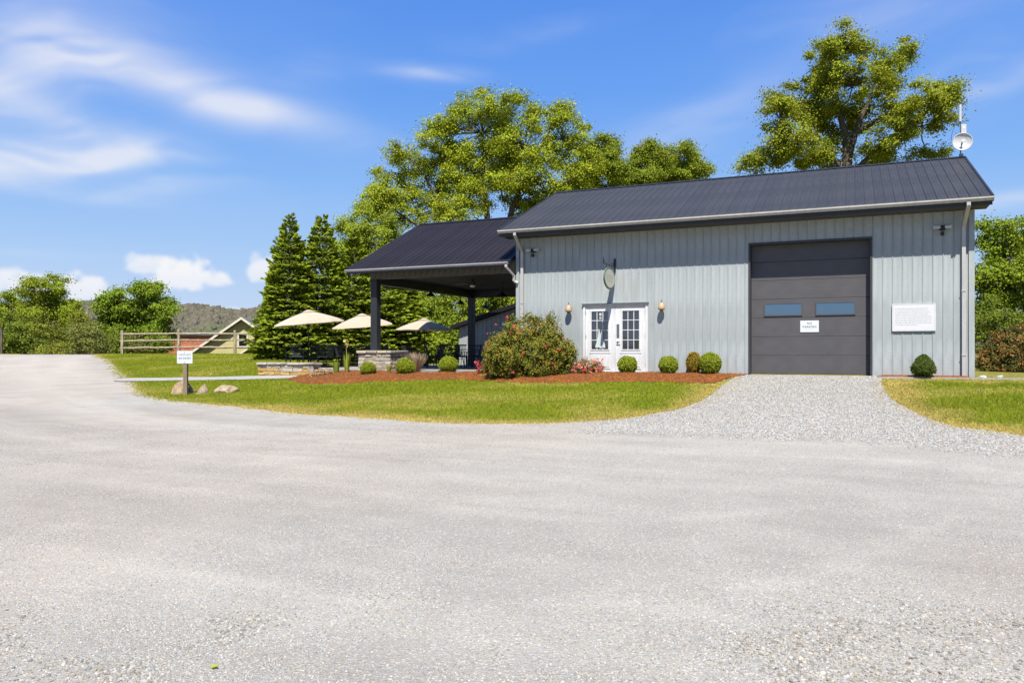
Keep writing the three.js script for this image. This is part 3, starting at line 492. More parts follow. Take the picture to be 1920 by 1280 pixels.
// ---------------------------------------------------------------- print on signs
function canvasTex(w, h, draw) { const c = document.createElement('canvas'); c.width = w; c.height = h; const x = c.getContext('2d'); draw(x, w, h); const t = new THREE.CanvasTexture(c); t.colorSpace = THREE.SRGBColorSpace; t.magFilter = THREE.LinearFilter; return t; }
function printed(name, parent, w, h, x, y, z, texture) { const o = obj(name, new THREE.PlaneGeometry(w, h), std(lin(.66, .66, .66), { map: texture, roughness: .5 }), parent); o.position.set(x, y, z); return o; }
{
  const t = thing('parking_sign', 'small white no parking notice on the charcoal overhead door', 'sign', barnPos, barnTurn);
  const a = 8.567, b = 9.054, y0 = 1.183, y1 = 1.51, cx = (a + b) / 2, cy = (y0 + y1) / 2;
  obj('panel', box(b - a, y1 - y0, .008, cx, cy, -.232), M.whitePlastic, t);
  printed('lettering', t, b - a - .01, y1 - y0 - .01, cx, cy, -.226, canvasTex(384, 256, (x, w, h) => { x.fillStyle = '#eef1f2'; x.fillRect(0, 0, w, h); x.fillStyle = '#6f7a7a'; x.textAlign = 'center'; x.font = 'bold 70px sans-serif'; x.fillText('NO', w / 2, 84); x.fillText('PARKING', w / 2, 164, 300); x.fillStyle = '#b4bbbb'; for (let i = 0; i < 7; i++) x.fillRect(92 + i * 30, 196, 20, 12); }));
}
{
  const t = thing('notice_board', 'white wall notice with nine lines of fine print beside the overhead door', 'sign', barnPos, barnTurn);
  const a = 10.881, b = 11.885, y0 = 1.19, y1 = 1.895, cx = (a + b) / 2, cy = (y0 + y1) / 2;
  obj('panel', rbox(b - a, y1 - y0, .03, .005, cx, cy, .036), M.whitePlastic, t);
  obj('frame', [box(b - a + .01, .018, .036, cx, y0, .038), box(b - a + .01, .018, .036, cx, y1, .038), box(.018, y1 - y0 - .02, .036, a, cy, .038), box(.018, y1 - y0 - .02, .036, b, cy, .038)], M.whitePaint, t);
  printed('lettering', t, b - a - .04, y1 - y0 - .04, cx, cy, .0525, canvasTex(768, 536, (x, w, h) => { x.fillStyle = '#ececee'; x.fillRect(0, 0, w, h); x.fillStyle = '#8d8f93'; const R = rng(8), ends = [640, 672, 690, 655, 700, 722, 700, 716, 450]; ends.forEach((e, i) => { let p = 32; while (p < e) { const l = 14 + R() * 62, y = 92 + i * 43; for (let q = p; q < Math.min(p + l, e); q += 9) { const tall = R() < .3; x.fillRect(q, y - (tall ? 14 : 9), 6.5, tall ? 15 : 10); } p += l + 12; } }); }));
}
// ---------------------------------------------------------------- things on the front wall
{
  const t = thing('hanging_sign', 'pale oval board hanging from a black iron bracket above the white doors', 'sign', barnPos, barnTurn);
  const u = uAt(1153.5, 0), y = 3.08;
  obj('wall_plate', [box(.055, .40, .03, u, y + .19, .034), box(.04, .12, .05, u, y + .04, .05)], M.black, t);
  const arm = obj('arm', [bar([u, y + .14, .03], [u, y + .14, 1.22], .014), bar([u, y + .30, .04], [u, y + .17, .5], .008, 6)], M.black, t);
  obj('scroll', new THREE.TorusGeometry(.07, .008, 6, 18).rotateY(Math.PI / 2).translate(u, y + .22, .12), M.black, arm); obj('scroll', [new THREE.TorusGeometry(.05, .008, 6, 16).rotateY(Math.PI / 2).translate(u, y + .2, 1.19), bar([u, y + .12, 1.2], [u, y + .32, 1.24], .009, 6)], M.black, arm);
  const ell = (rx, ry, d) => { const s = new THREE.Shape(); s.absellipse(0, 0, rx, ry, 0, Math.PI * 2); return new THREE.ExtrudeGeometry(s, { depth: d, bevelEnabled: true, bevelSize: .008, bevelThickness: .006, bevelSegments: 1, curveSegments: 40 }).translate(0, 0, -d / 2).rotateY(-Math.PI / 2); };
  const bz = .63, by = y - .26;
  const bd = obj('board', ell(.545, .315, .03).translate(u, by, bz), std(lin(.13, .20, .14), { map: grainTex }), t);
  const face = new THREE.CircleGeometry(1, 48); const ft = canvasTex(512, 300, (x, w, h) => { x.fillStyle = '#dcdccb'; x.fillRect(0, 0, w, h); const R = rng(4); x.fillStyle = '#b9b8a2'; [[96, 70, 440], [128, 60, 450], [160, 80, 430], [192, 120, 390]].forEach(([yy, a, b]) => { let p = a; while (p < b) { const l = 10 + R() * 20; x.fillRect(p, yy, l, 15); p += l + 6; } }); });
  for (const s of [-1, 1]) { const f = obj('painted_face', face.clone().scale(.505, .275, 1), std(lin(.72, .72, .72), { map: ft, roughness: .6 }), t); f.rotation.y = s * Math.PI / 2; f.position.set(u + s * .0225, by, bz); }
  obj('hanger', [bar([u, by + .27, bz - .26], [u, y + .13, bz - .26], .006, 6), bar([u, by + .27, bz + .26], [u, y + .13, bz + .26], .006, 6)], M.black, t);
}
{
  const shadeMat = std(lin(.52, .37, .21), { roughness: .6, map: grainTex }), brown = std(lin(.10, .06, .035), { roughness: .5 });
  const lat = (p, n = 16) => new THREE.LatheGeometry(p.map(([x, y]) => new THREE.Vector2(x, y)), n);
  const mkLamp = (u, y, label) => {
    const t = thing('wall_lantern', label, 'lamp', [0, 0, 0], barnTurn, 'tan lanterns either side of the white doors'); const [x, d] = BW(u, 0); t.position.set(x, y, -d);
    obj('backplate', [cyl(.06, .06, .02, 0, 0, 0, 18).rotateX(Math.PI / 2).translate(0, .02, .022), bar([0, .02, .03], [0, .13, .13], .012), bar([0, .13, .13], [0, .12, .16], .012)], brown, t);
    obj('shade', lat([[.012, .16], [.035, .15], [.05, .12], [.085, .07], [.10, .02], [.102, -.03], [.095, -.05], [.085, -.045], [.09, -.02], [.088, .02], [.07, .07], [.03, .11], [.01, .14]]).translate(0, -.03, .16), shadeMat, t);
    obj('globe', lat([[.0, -.11], [.04, -.10], [.062, -.07], [.066, -.03], [.05, .02], [0, .03]]).translate(0, -.03, .16), std(lin(.20, .14, .09), { roughness: .3 }), t);
    obj('finial', lat([[0, .25], [.012, .22], [.008, .19], [.022, .17], [.012, .15], [0, .15]], 10).translate(0, -.03, .16), brown, t);
  };
  mkLamp(uAt(1066, -.16), 1.97, 'tan bell shaped wall lantern next to the large flowering bush'); mkLamp(uAt(1240.5, -.16), 1.97, 'tan bell shaped wall lantern on the overhead door side of the white doors');
  const mkFlood = (u, y, label, yaw) => {
    const [x, d] = BW(u, 0), t = thing('security_light', label, 'lamp', [x, y, -d], barnTurn, 'security lights high on the front wall');
    obj('junction_box', [rbox(.13, .13, .06, .01, 0, 0, .05), box(.05, .05, .06, 0, -.02, .1)], M.black, t);
    for (const s of [-1, 1]) { const h = obj('lamp_head', [cyl(.045, .06, .15, 0, 0, 0, 14).rotateZ(-s * Math.PI / 2).rotateY(-s * yaw).translate(s * .06, .02, .11)], M.whitePlastic, t); obj('lens', [cyl(.055, .055, .006, 0, 0, 0, 14).rotateZ(-s * Math.PI / 2).translate(s * .151, 0, 0).rotateY(-s * yaw).translate(s * .06, .02, .11)], std(lin(.55, .55, .5), { roughness: .2 }), h); }
    obj('motion_sensor', rbox(.085, .10, .09, .02, 0, -.15, .09), M.black, t);
  };
  mkFlood(.60, 3.85, 'twin head security light under the eave beside the porch roof', .35); mkFlood(12.04, 3.84, 'twin head security light under the eave above the white notice', .25);
}
{ // a pale cloth apron and two stickers on the window of one door
  const t = thing('window_cloth', 'pale green cloth apron hanging in the window of the white double door', 'cloth', barnPos, barnTurn), z = .004, cx = uAt(1126.5, .02);
  const s = new THREE.Shape([[-.05, .60], [-.075, .42], [-.085, .30], [-.16, .06], [-.155, -.0], [-.07, .02], [.0, -.015], [.08, .015], [.15, -.005], [.155, .07], [.09, .28], [.085, .44], [.06, .60], [.03, .50], [.0, .47], [-.03, .5]].map(([x, y]) => new THREE.Vector2(x, y)));
  const g = new THREE.ExtrudeGeometry(s, { depth: .006, bevelEnabled: false }).translate(cx, .76, z); obj('apron', g, std(lin(.62, .70, .66), { map: grainTex, roughness: .9 }), t);
  const k = thing('window_stickers', 'two small white stickers one above the other on the door glass', 'sticker', barnPos, barnTurn), ax = uAt(1126, .02);
  obj('sticker', [box(.075, .085, .004, ax, 1.79, -.018)], M.whitePlastic, k); obj('sticker', box(.07, .06, .004, ax, 1.68, -.018), M.whitePlastic, k);
}
{ // radio mast at the ridge end
  const [x, d] = BW(L + .2, RV), y0 = HE + (E + RV) * SL - .25, t = thing('antenna_mast', 'grey mast with white dish and white radio antennas at the roof ridge end', 'antenna', [x, y0, -d], 0);
  obj('mast', [bar([0, 0, 0], [0, 1.55, 0], .02, 10), box(.1, .12, .06, .02, .3, 0)], M.steel, t);
  obj('tube_antenna', [cyl(.04, .04, .50, -.03, 1.34, .03, 14), cyl(.03, .02, .02, -.03, 1.84, .03, 14)], M.whitePlastic, t);
  const r = obj('radio_box', rbox(.165, .29, .07, .015, .045, 1.10, .07), M.whitePlastic, t); obj('label_mark', box(.06, .05, .003, .045, 1.14, .1065), std(lin(.75, .60, .52)), r);
  const dish = part('dish', t), prof = []; for (let i = 0; i <= 12; i++) { const q = i / 12 * .265; prof.push(new THREE.Vector2(q, q * q * 1.35)); } for (let i = 12; i >= 0; i--) { const q = i / 12 * .27; prof.push(new THREE.Vector2(q, q * q * 1.35 - .012)); }
  const aim = (g) => g.rotateX(Math.PI / 2 - .1).rotateY(-.38).translate(.0, .68, .08);
  obj('reflector', aim(new THREE.LatheGeometry(prof, 36)), M.whitePlastic, dish);
  obj('rim', aim(new THREE.TorusGeometry(.267, .011, 8, 40).rotateX(Math.PI / 2).translate(0, .095, 0)), M.whitePlastic, dish);
  obj('feed', [aim(new THREE.CylinderGeometry(.022, .03, .17, 12).translate(0, .085, 0)), aim(new THREE.CylinderGeometry(.05, .05, .035, 16).translate(0, .18, 0))], M.whitePlastic, dish);
  obj('cable', new THREE.TubeGeometry(new THREE.CatmullRomCurve3([[-.03, 1.34, .03], [-.14, 1.28, .02], [-.26, 1.0, .0], [-.27, .82, -.02], [-.12, .7, -.03], [0, .62, -.02]].map((p) => new THREE.Vector3(...p))), 30, .009, 5), std(lin(.05, .09, .16)), t);
}
// ---------------------------------------------------------------- the porch beside the barn
{
  const t = thing('porch_pavilion', 'open porch with dark metal roof on dark posts joined to the barn', 'porch', barnPos, barnTurn);
  const e = .46, he = 3.507, rv = 4.6, hr = 5.845, u0 = -6.255, u1 = -.115, sl = (hr - he) / (rv + e), ang = Math.atan(sl), len = (rv + e) / Math.cos(ang), roof = part('roof', t), cu = (u0 + u1) / 2, w = u1 - u0;
  slopePanels(roof, u0, u1, .2375, e, he, ang, len, M.roofPav);
  obj('roof_deck', [box(w - .05, .08, len - .03, cu, -.056, -len / 2).rotateX(ang).translate(0, he, e)], M.darkTrim, roof);
  obj('rear_slope', [box(w, .09, len, cu, -.045, len / 2).rotateX(-ang).translate(0, he, -2 * rv - e)], M.roofPav[0], roof);
  obj('ridge_cap', [box(w + .03, .012, .17, cu, .026, -.08).rotateX(-ang).translate(0, hr, -rv), box(w + .03, .012, .17, cu, .026, .08).rotateX(ang).translate(0, hr, -rv)], M.roofPav[1], roof);
  for (const x of [u0 - .01, u1 + .02]) obj('rake_trim', [box(.05, .14, len, x, -.05, -len / 2).rotateX(ang).translate(0, he, e), box(.05, .14, len, x, -.05, len / 2).rotateX(-ang).translate(0, he, -2 * rv - e)], M.darkTrim, roof);
  obj('fascia', box(w, .13, .025, cu, he - .1, e - .03), M.darkTrim, roof);
  const z0 = e - .015, gut = part('gutter', t), GM = std(lin(.36, .37, .40), { roughness: .4, map: streakTex });
  obj('trough', along([[z0, he - .01], [z0, he - .10], [z0 + .065, he - .10], [z0 + .105, he - .05], [z0 + .105, he - .015], [z0 + .115, he - .004], [z0 + .097, he - .004], [z0 + .093, he - .05], [z0 + .06, he - .085], [z0 + .012, he - .085], [z0 + .012, he - .01]], u0 - .03, u1 + .02), GM, gut);
  obj('end_cap', along([[z0, he - .01], [z0, he - .10], [z0 + .065, he - .10], [z0 + .105, he - .05], [z0 + .11, he - .008]], u1 + .0205, u1 + .024), GM, gut);
  const P = [[u1 - .03, he - .1, e + .03], [u1 - .03, he - .18, e + .03], [u1 + .09, he - .42, .16], [u1 + .09, he - .60, .13], [u1 + .19, he - .66, .075]]; obj('downspout', P.slice(1).map((p, i) => beam(P[i], p, .08, .06)), M.gutter, t);
  // beams clad in narrow boards, ceiling, gable
  const bu0 = -5.59, fb = 3.18, beamMat = std(lin(.155, .155, .14), { map: woodTex, roughness: .7 });
  const fbm_ = part('front_beam', t); obj('beam_core', box(-bu0 - .03, he - fb + .12, .2, bu0 / 2 - .01, (he + .12 + fb) / 2, -.13), M.darkTrim, fbm_);
  const nb = 24, bw = (-bu0 - .03) / nb; const bg = rib(0, bw, fb + .03, he + .1, true, .008, .014); for (let i = 0; i < nb; i++) { const m = obj('board', bg, beamMat, fbm_); m.position.set(bu0 + i * bw, 0, -.008); }
  obj('lower_trim', box(-bu0 - .03, .035, .03, bu0 / 2 - .01, fb + .018, -.012), beamMat, fbm_);
  obj('side_beam', box(.22, 3.45 - 3.02, 7.3, bu0 + .12, (3.45 + 3.02) / 2, -3.9), M.darkTrim, t);
  obj('rear_beam', box(-bu0 - .03, 3.45 - 3.02, .2, bu0 / 2 - .01, (3.45 + 3.02) / 2, -7.65), M.darkTrim, t);
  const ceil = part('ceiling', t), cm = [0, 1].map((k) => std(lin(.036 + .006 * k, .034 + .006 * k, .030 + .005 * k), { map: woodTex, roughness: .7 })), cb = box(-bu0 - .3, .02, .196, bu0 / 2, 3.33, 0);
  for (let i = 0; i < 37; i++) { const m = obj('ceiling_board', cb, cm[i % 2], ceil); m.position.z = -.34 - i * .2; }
  obj('gable_panel', along([[-.2, 3.45], [-rv, hr - .15], [-2 * rv + .2, 3.45]], bu0 + .05, bu0 + .15), M.sidingPlain, t);
  for (const v of [.13, 7.65]) { const y0 = v < 1 ? .66 : 0; const p = obj('post', rbox(.26, (v < 1 ? fb : 3.02) - y0, .26, .012, bu0 + .14, ((v < 1 ? fb : 3.02) + y0) / 2, -v), M.darkPost, t); obj('post_cap', box(.30, .05, .30, bu0 + .14, (v < 1 ? fb : 3.02) - .03, -v), M.darkPost, p); }
}
const shadeBlack = std(lin(.012, .012, .013), { roughness: .35 });
[[807, 555, 30.5, 'beside the umbrellas'], [863, 570, 33.6, 'in front of the rear post'], [911, 578, 36, 'above the grey shed'], [942, 556, 29.6, 'by the barn corner']].forEach(([px, py, d, where]) => {
  const p = W3(px, py, d), t = thing('pendant_lamp', `black dome pendant lamp under the porch ceiling ${where}`, 'lamp', [p.x, p.y, p.z], 0, 'pendant lamps under the porch');
  obj('shade', new THREE.LatheGeometry([[.03, .19], [.045, .16], [.06, .12], [.13, .075], [.185, .02], [.19, 0], [.183, 0], [.178, .018], [.12, .066], [.04, .11]].map(([x, y]) => new THREE.Vector2(x, y)), 24), shadeBlack, t);
  obj('stem', bar([0, .18, 0], [0, 3.33 - p.y, 0], .012, 8), shadeBlack, t); obj('bulb', new THREE.SphereGeometry(.05, 12, 8).translate(0, .06, 0), std(lin(.7, .7, .66), { roughness: .3 }), t);
});
{
  const d = 28.6, p = W3(886, 527, d), t = thing('ceiling_fan', 'dark ceiling fan with a light kit under the porch', 'fan', [p.x, 3.32, p.z], .4);
  obj('motor', [cyl(.03, .03, .12, 0, -.12, 0), cyl(.11, .12, .12, 0, -.24, 0, 18)], shadeBlack, t); obj('light_bowl', new THREE.SphereGeometry(.10, 16, 8, 0, 6.3, Math.PI / 2, Math.PI / 2).scale(1, .7, 1).translate(0, -.24, 0), std(lin(.7, .68, .62), { roughness: .4 }), t);
  for (let k = 0; k < 5; k++) obj('blade', box(.55, .01, .12, .40, -.18, 0, .12, 0, 0).rotateY(k * Math.PI * 2 / 5), shadeBlack, t);
}
// ---------------------------------------------------------------- masonry of the porch
const stoneMats = [[.50, .44, .34], [.43, .385, .31], [.54, .45, .31], [.38, .35, .29], [.47, .405, .31]].map((c) => std(lin(...c), { map: grainTex, bumpMap: grainBump, bumpScale: .012, roughness: .95 }));
const ochreMats = [[.52, .33, .10], [.48, .29, .08], [.55, .37, .14], [.45, .30, .12]].map((c) => std(lin(...c), { map: grainTex, bumpMap: grainBump, bumpScale: .012, roughness: .95 }));
function block(w, h, d, R) { const g = uvMetres(new RoundedBoxGeometry(w, h, d, 1, Math.min(h, w, d) * .14)), p = g.attributes.position, j = new Map(); for (let i = 0; i < p.count; i++) { const k = [Math.sign(p.getX(i)), Math.sign(p.getY(i)), Math.sign(p.getZ(i))].join(); if (!j.has(k)) j.set(k, [(R() - .5) * .03, (R() - .5) * .02, (R() - .5) * .035]); const o = j.get(k); p.setXYZ(i, p.getX(i) + o[0] * Math.min(1, w * 4), p.getY(i) + o[1] * Math.min(1, h * 6), p.getZ(i) + o[2]); } g.computeVertexNormals(); return g; }
function stoneWall(t, u0, u1, v0, v1, y0, y1, courses, R, mats, avg, ends = true) {
  obj('core', box(u1 - u0 - .12, y1 - y0 - .02, v1 - v0 - .12, (u0 + u1) / 2, (y0 + y1) / 2 - .01, -(v0 + v1) / 2), std(lin(.26, .24, .20), { map: grainTex }), t);
  const ch = (y1 - y0) / courses;
  for (let c = 0; c < courses; c++) {
    let u = u0; while (u < u1 - .02) { let w = avg * (.6 + .9 * R()); if (u1 - u - w < avg * .45) w = u1 - u; const m = obj('stone', block(w - .006, ch - .006, .17, R), mats(c, R), t); m.position.set(u + w / 2, y0 + (c + .5) * ch, -v0 - .085 + (R() - .5) * .02); u += w; }
    if (ends) for (const [x, s] of [[u0, 1], [u1, -1]]) { let v = v0 + .17; while (v < v1 - .02) { let w = avg * (.6 + .9 * R()); if (v1 - v - w < avg * .45) w = v1 - v; const m = obj('stone', block(.15, ch - .012, w - .012, R), mats(c, R), t); m.position.set(x + s * .075, y0 + (c + .5) * ch, -(v + w / 2)); v += w; } }
  }
}
{
  const R = rng(31), t = thing('stone_pier', 'tan dry stone pier with a thick cap under the porch corner post', 'pier', barnPos, barnTurn), u0 = -5.87, u1 = -4.55, v0 = -.33, v1 = .72;
  stoneWall(t, u0, u1, v0, v1, -.2, .60, 6, R, (c, r) => stoneMats[Math.floor(r() * 5)], .26);
  let u = u0 - .05; while (u < u1) { const w = Math.min(.36 + .12 * R(), u1 + .05 - u); const m = obj('cap_stone', block(w - .008, .085, v1 - v0 + .1, R), stoneMats[Math.floor(R() * 4)], t); m.position.set(u + w / 2, .645, -(v0 + v1) / 2); u += w; }
}
{
  const R = rng(37), t = thing('garden_wall', 'low stone seat wall stained ochre along its foot at the patio edge', 'wall', barnPos, barnTurn), u0 = -10.42, u1 = -7.88, v0 = -.22, v1 = .22;
  stoneWall(t, u0, u1, v0, v1, -.34, .17, 4, R, (c, r) => (c < 2 || (c === 2 && r() < .35) ? ochreMats[Math.floor(r() * 4)] : stoneMats[Math.floor(r() * 5)]), .30);
  let u = u0 - .05; while (u < u1) { const w = Math.min(.42 + .14 * R(), u1 + .05 - u); const m = obj('cap_stone', block(w - .008, .08, v1 - v0 + .1, R), stoneMats[Math.floor(R() * 4)], t); m.position.set(u + w / 2, .212, -(v0 + v1) / 2); u += w; }
}
// ---------------------------------------------------------------- patio furniture
const frameBlack = std(lin(.013, .015, .02), { roughness: .45, metalness: .3, map: grainTex });
const seatMesh = std(lin(.022, .025, .034), { roughness: .7, map: grainTex });
function makeUmbrella(pos, tilt, turn, apex, r, label) {
  const t = thing('patio_umbrella', label, 'umbrella', pos, 0, 'cream umbrellas over the patio tables');
  obj('base', [cyl(.24, .22, .06, 0, 0, 0, 20), cyl(.05, .035, .22, 0, .06, 0, 12)], frameBlack, t); obj('pole', bar([0, .05, 0], [0, apex - .08, 0], .021, 10), frameBlack, t);
  const can = part('canopy', t); can.position.set(0, apex - .10, 0); can.rotation.set(tilt[0], turn, tilt[1]);
  const prof = [[.16, .05], [.45, -.035], [.8, -.155], [1.1, -.27], [1, -.395]].map(([a, b], i) => [i === 4 ? r : a * r / 1.35, b * r / 1.35]), n = 8, eye = new THREE.Euler(tilt[0], turn, tilt[1]);
  for (let k = 0; k < n; k++) {
    const P = [], I = [], a0 = k / n * 6.2832, a1 = (k + 1) / n * 6.2832, S = 5;
    prof.forEach(([rr, y]) => { for (let s = 0; s <= S; s++) { const q = s / S, x = mix(Math.cos(a0), Math.cos(a1), q) * rr, z = mix(Math.sin(a0), Math.sin(a1), q) * rr; P.push(x, y - .012 * rr / r * Math.sin(q * Math.PI), z); } });
    for (let s = 0; s <= S; s++) { const q = s / S; P.push(mix(Math.cos(a0), Math.cos(a1), q) * (r + .004), prof[4][1] - .012 * Math.sin(q * Math.PI) - .035, mix(Math.sin(a0), Math.sin(a1), q) * (r + .004)); }
    for (let i = 0; i < prof.length; i++) for (let s = 0; s < S; s++) { const a = i * (S + 1) + s, b = a + S + 1; I.push(a, a + 1, b, a + 1, b + 1, b); }
    const g = new THREE.BufferGeometry(); g.setAttribute('position', new THREE.Float32BufferAttribute(P, 3)); g.setAttribute('uv', new THREE.Float32BufferAttribute(P.flatMap((_, i) => (i % 3 ? [] : [P[i] * 2, P[i + 2] * 2])), 2)); g.setIndex(I); g.computeVertexNormals(); obj('canopy_panel', g, M.canvas, can);
    obj('rib', [bar([Math.cos(a0) * .06, -.03, Math.sin(a0) * .06], [Math.cos(a0) * r * .98, prof[4][1] - .012, Math.sin(a0) * r * .98], .009, 5), bar([0, -.42, 0], [Math.cos(a0) * r * .5, prof[4][1] * .5 - .04, Math.sin(a0) * r * .5], .007, 5)], frameBlack, can);
  }
  obj('vent_cap', [new THREE.CylinderGeometry(.05, .27, .085, 8, 1, true).translate(0, .085, 0)], M.canvas, can); obj('finial', cyl(.015, .02, .06, 0, .10, 0, 8), frameBlack, can);
  return t;
}
function makeTable(pos, label, r = .55, h = .72) {
  const t = thing('patio_table', label, 'table', pos, .2, 'black patio tables');
  const ring = new THREE.RingGeometry(.03, r, 36).rotateX(-Math.PI / 2); obj('tabletop', [cyl(r, r, .02, 0, h - .02, 0, 36), new THREE.TorusGeometry(r, .014, 6, 40).rotateX(Math.PI / 2).translate(0, h - .012, 0)], frameBlack, t);
  for (let k = 0; k < 4; k++) { const a = k * Math.PI / 2 + .4; obj('leg', bar([Math.cos(a) * r * .8, 0, Math.sin(a) * r * .8], [Math.cos(a) * r * .55, h - .02, Math.sin(a) * r * .55], .016, 8), frameBlack, t); }
  obj('leg_ring', new THREE.TorusGeometry(r * .66, .01, 6, 32).rotateX(Math.PI / 2).translate(0, h * .5, 0), frameBlack, t); return t;
}
let chair0;
function putChair(pos, turn, label, group) {
  if (chair0) return dup(chair0, pos, turn, label, group);
  const t = (chair0 = thing('patio_chair', label, 'chair', pos, turn, group));
  obj('seat', [rbox(.48, .03, .46, .012, 0, .43, 0)], seatMesh, t);
  const bars = []; for (let k = 0; k < 9; k++) bars.push(box(.018, .42, .012, -.2 + k * .05, .66, 0)); bars.push(rbox(.50, .05, .03, .012, 0, .89, 0), box(.48, .03, .02, 0, .47, 0));
  obj('backrest', join(bars).applyMatrix4(new THREE.Matrix4().makeRotationX(-.16)).translate(0, 0, -.15), seatMesh, t);
  for (const [x, z] of [[-.23, .2], [.23, .2], [-.23, -.22], [.23, -.22]]) obj('leg', bar([x * 1.06, 0, z * 1.12], [x, z > 0 ? .62 : .44, z], .013, 7), frameBlack, t);
  for (const x of [-.24, .24]) obj('armrest', [rbox(.045, .022, .46, .008, x, .63, 0)], frameBlack, t);
  return t;
}
const PY = .022;
const spots = [[-8.13, 31, 4, 'the umbrella table nearest the low stone wall'], [-6.48, 33.5, 4, 'the umbrella table between the stone wall and the porch post'], [-3.9, 34.5, 4, 'the umbrella table by the porch edge'], [W3(850, 690, 29.3).x, 29.3, 4, 'the round table under the porch nearest the clipped boxwood'], [W3(905, 690, 31).x, 31, 4, 'the round table under the porch near the barn']];
spots.forEach(([x, d, n, where], i) => {
  const p = [x, PY, -d]; makeTable(p, `round black metal patio table, ${where}`);
  for (let k = 0; k < n; k++) { const a = k / n * 6.2832 + .35 + i; putChair([x + Math.cos(a) * .78, PY, -d + Math.sin(a) * .78], Math.atan2(-Math.cos(a), -Math.sin(a)) , `black slatted metal armchair at ${where}`, `black chairs round table ${'abcde'[i]}`.replace(/ [a-e]$/, [' by the stone wall', ' behind the post', ' at the porch edge', ' under the porch', ' near the barn'][i])); }
});
makeUmbrella([-8.13, PY, -31], [.03, .085], .2, 2.27, 1.36, 'cream octagonal patio umbrella behind the low stone wall');
makeUmbrella([-6.48, PY, -33.5], [.03, .085], .55, 2.25, 1.36, 'cream octagonal patio umbrella partly behind the porch corner post');
makeUmbrella([-3.9, PY, -34.5], [.0, .0], .3, 2.09, 1.27, 'cream octagonal patio umbrella half shaded by the porch roof');
{
  const p = W3(618, 690, 32.4), t = thing('serving_table', 'long black serving table behind the patio chairs', 'table', [p.x, PY, p.z], barnTurn);
  obj('tabletop', rbox(1.7, .05, .6, .01, 0, .84, 0), frameBlack, t); for (const [x, z] of [[-.78, .25], [.78, .25], [-.78, -.25], [.78, -.25]]) obj('leg', box(.05, .82, .05, x, .41, z), frameBlack, t); obj('stretcher', box(1.5, .04, .03, 0, .2, 0), frameBlack, t);
}
// ---------------------------------------------------------------- roadside sign, boulders, fence
{
  const g = gp(347.5, 741), d = g[1], base = [g[0], g[2] - .05, -d], t = thing('entry_sign', 'white no entry sign on a weathered square timber post beside the boulders', 'sign', base, .06);
  const H = (py) => HC - (py - Y0) * d / F - base[1], s = d / F;
  obj('post', rbox(.125, H(664), .125, .012, 0, H(664) / 2, 0), M.postWood, t);
  const w = 28.5 * s, h = H(657.5) - H(681.5), y = (H(657.5) + H(681.5)) / 2;
  obj('panel', rbox(w, h, .008, .003, .0, y, .072), M.whitePlastic, t);
  printed('lettering', t, w - .02, h - .02, 0, y, .0775, canvasTex(512, 420, (x, W, Hh) => { x.fillStyle = '#e6eaee'; x.fillRect(0, 0, W, Hh); x.textAlign = 'center'; x.fillStyle = '#7e8a8c'; x.font = 'bold 82px sans-serif'; x.fillText('TOWER DRIVE', W / 2, 155, 440); x.fillStyle = '#5f6c70'; x.font = 'bold 104px sans-serif'; x.fillText('NO ENTRY', W / 2, 285, 430); }));
  obj('bolt', [cyl(.012, .012, .01, 0, 0, 0, 8).rotateX(Math.PI / 2).translate(0, y + h * .38, .077), cyl(.012, .012, .01, 0, 0, 0, 8).rotateX(Math.PI / 2).translate(0, y - h * .38, .077)], M.steel, t);
}
const rockTex = tex(512, (u, v) => { const n = .6 + .35 * tileN(u, v, 10, 3) + .25 * (tileN(u, v, 40, 5) - .3) + .18 * (tileN(u, v, 120, 7) - .5), o = tileN(u, v, 7, 9); return [n, n * mix(.97, .90, o), n * mix(.92, .76, o)]; }, .8);
function boulder(px, py, w, h, dep, squash, seed, c, label) {
  const [x, d, y] = gp(px, py), g = mergeVertices(new THREE.IcosahedronGeometry(1, 7).deleteAttribute('normal').deleteAttribute('uv')), p = g.attributes.position, R = rng(seed), cuts = [];
  for (let k = 0; k < 11; k++) { const a = R() * 6.28, e = (R() - .3) * 1.6; cuts.push([new THREE.Vector3(Math.cos(a) * Math.cos(e), Math.sin(e), Math.sin(a) * Math.cos(e)), .38 + .4 * R()]); }
  for (let i = 0; i < p.count; i++) {
    const v = new THREE.Vector3().fromBufferAttribute(p, i); for (const [n, o] of cuts) { const k = v.dot(n); if (k > o) v.addScaledVector(n, -(k - o) * .96); }
    const f = 1 + .16 * (fbm(v.x * 2.2 + seed, v.y * 2.2, v.z * 2.2, 4) - .5) + .07 * (fbm(v.x * 9, v.y * 9 + seed, v.z * 9, 3) - .5); v.multiplyScalar(f); const sq = squash(v); p.setXYZ(i, sq.x * w / 2, Math.max(-.3, sq.y) * h, sq.z * dep / 2);
  }
  g.computeVertexNormals(); uvMetres(g); tag(obj('boulder', g, std(lin(...c), { map: rockTex, bumpMap: rockTex, bumpScale: .03, roughness: .95 }), scene), label, 'rock', 'boulders round the sign post').position.set(x, y, -d - dep * .3);
}
const S24 = 24 / F;
boulder(334, 740, 64 * S24, .47, .8, (v) => { v.x += .35 * Math.max(0, v.y) ; return v; }, 3, [.50, .42, .32], 'brown wedge shaped boulder behind the sign post');
boulder(378, 740, 40 * S24, .40, .5, (v) => { v.x += .3 * v.y; return v; }, 8, [.54, .48, .37], 'small upright pale boulder between two larger stones');
boulder(418, 738.5, 72 * S24, .36, .7, (v) => { v.y = Math.min(v.y, .72 + .12 * v.x * -1); return v; }, 13, [.56, .51, .40], 'flat topped pale boulder, widest of the stones by the sign');
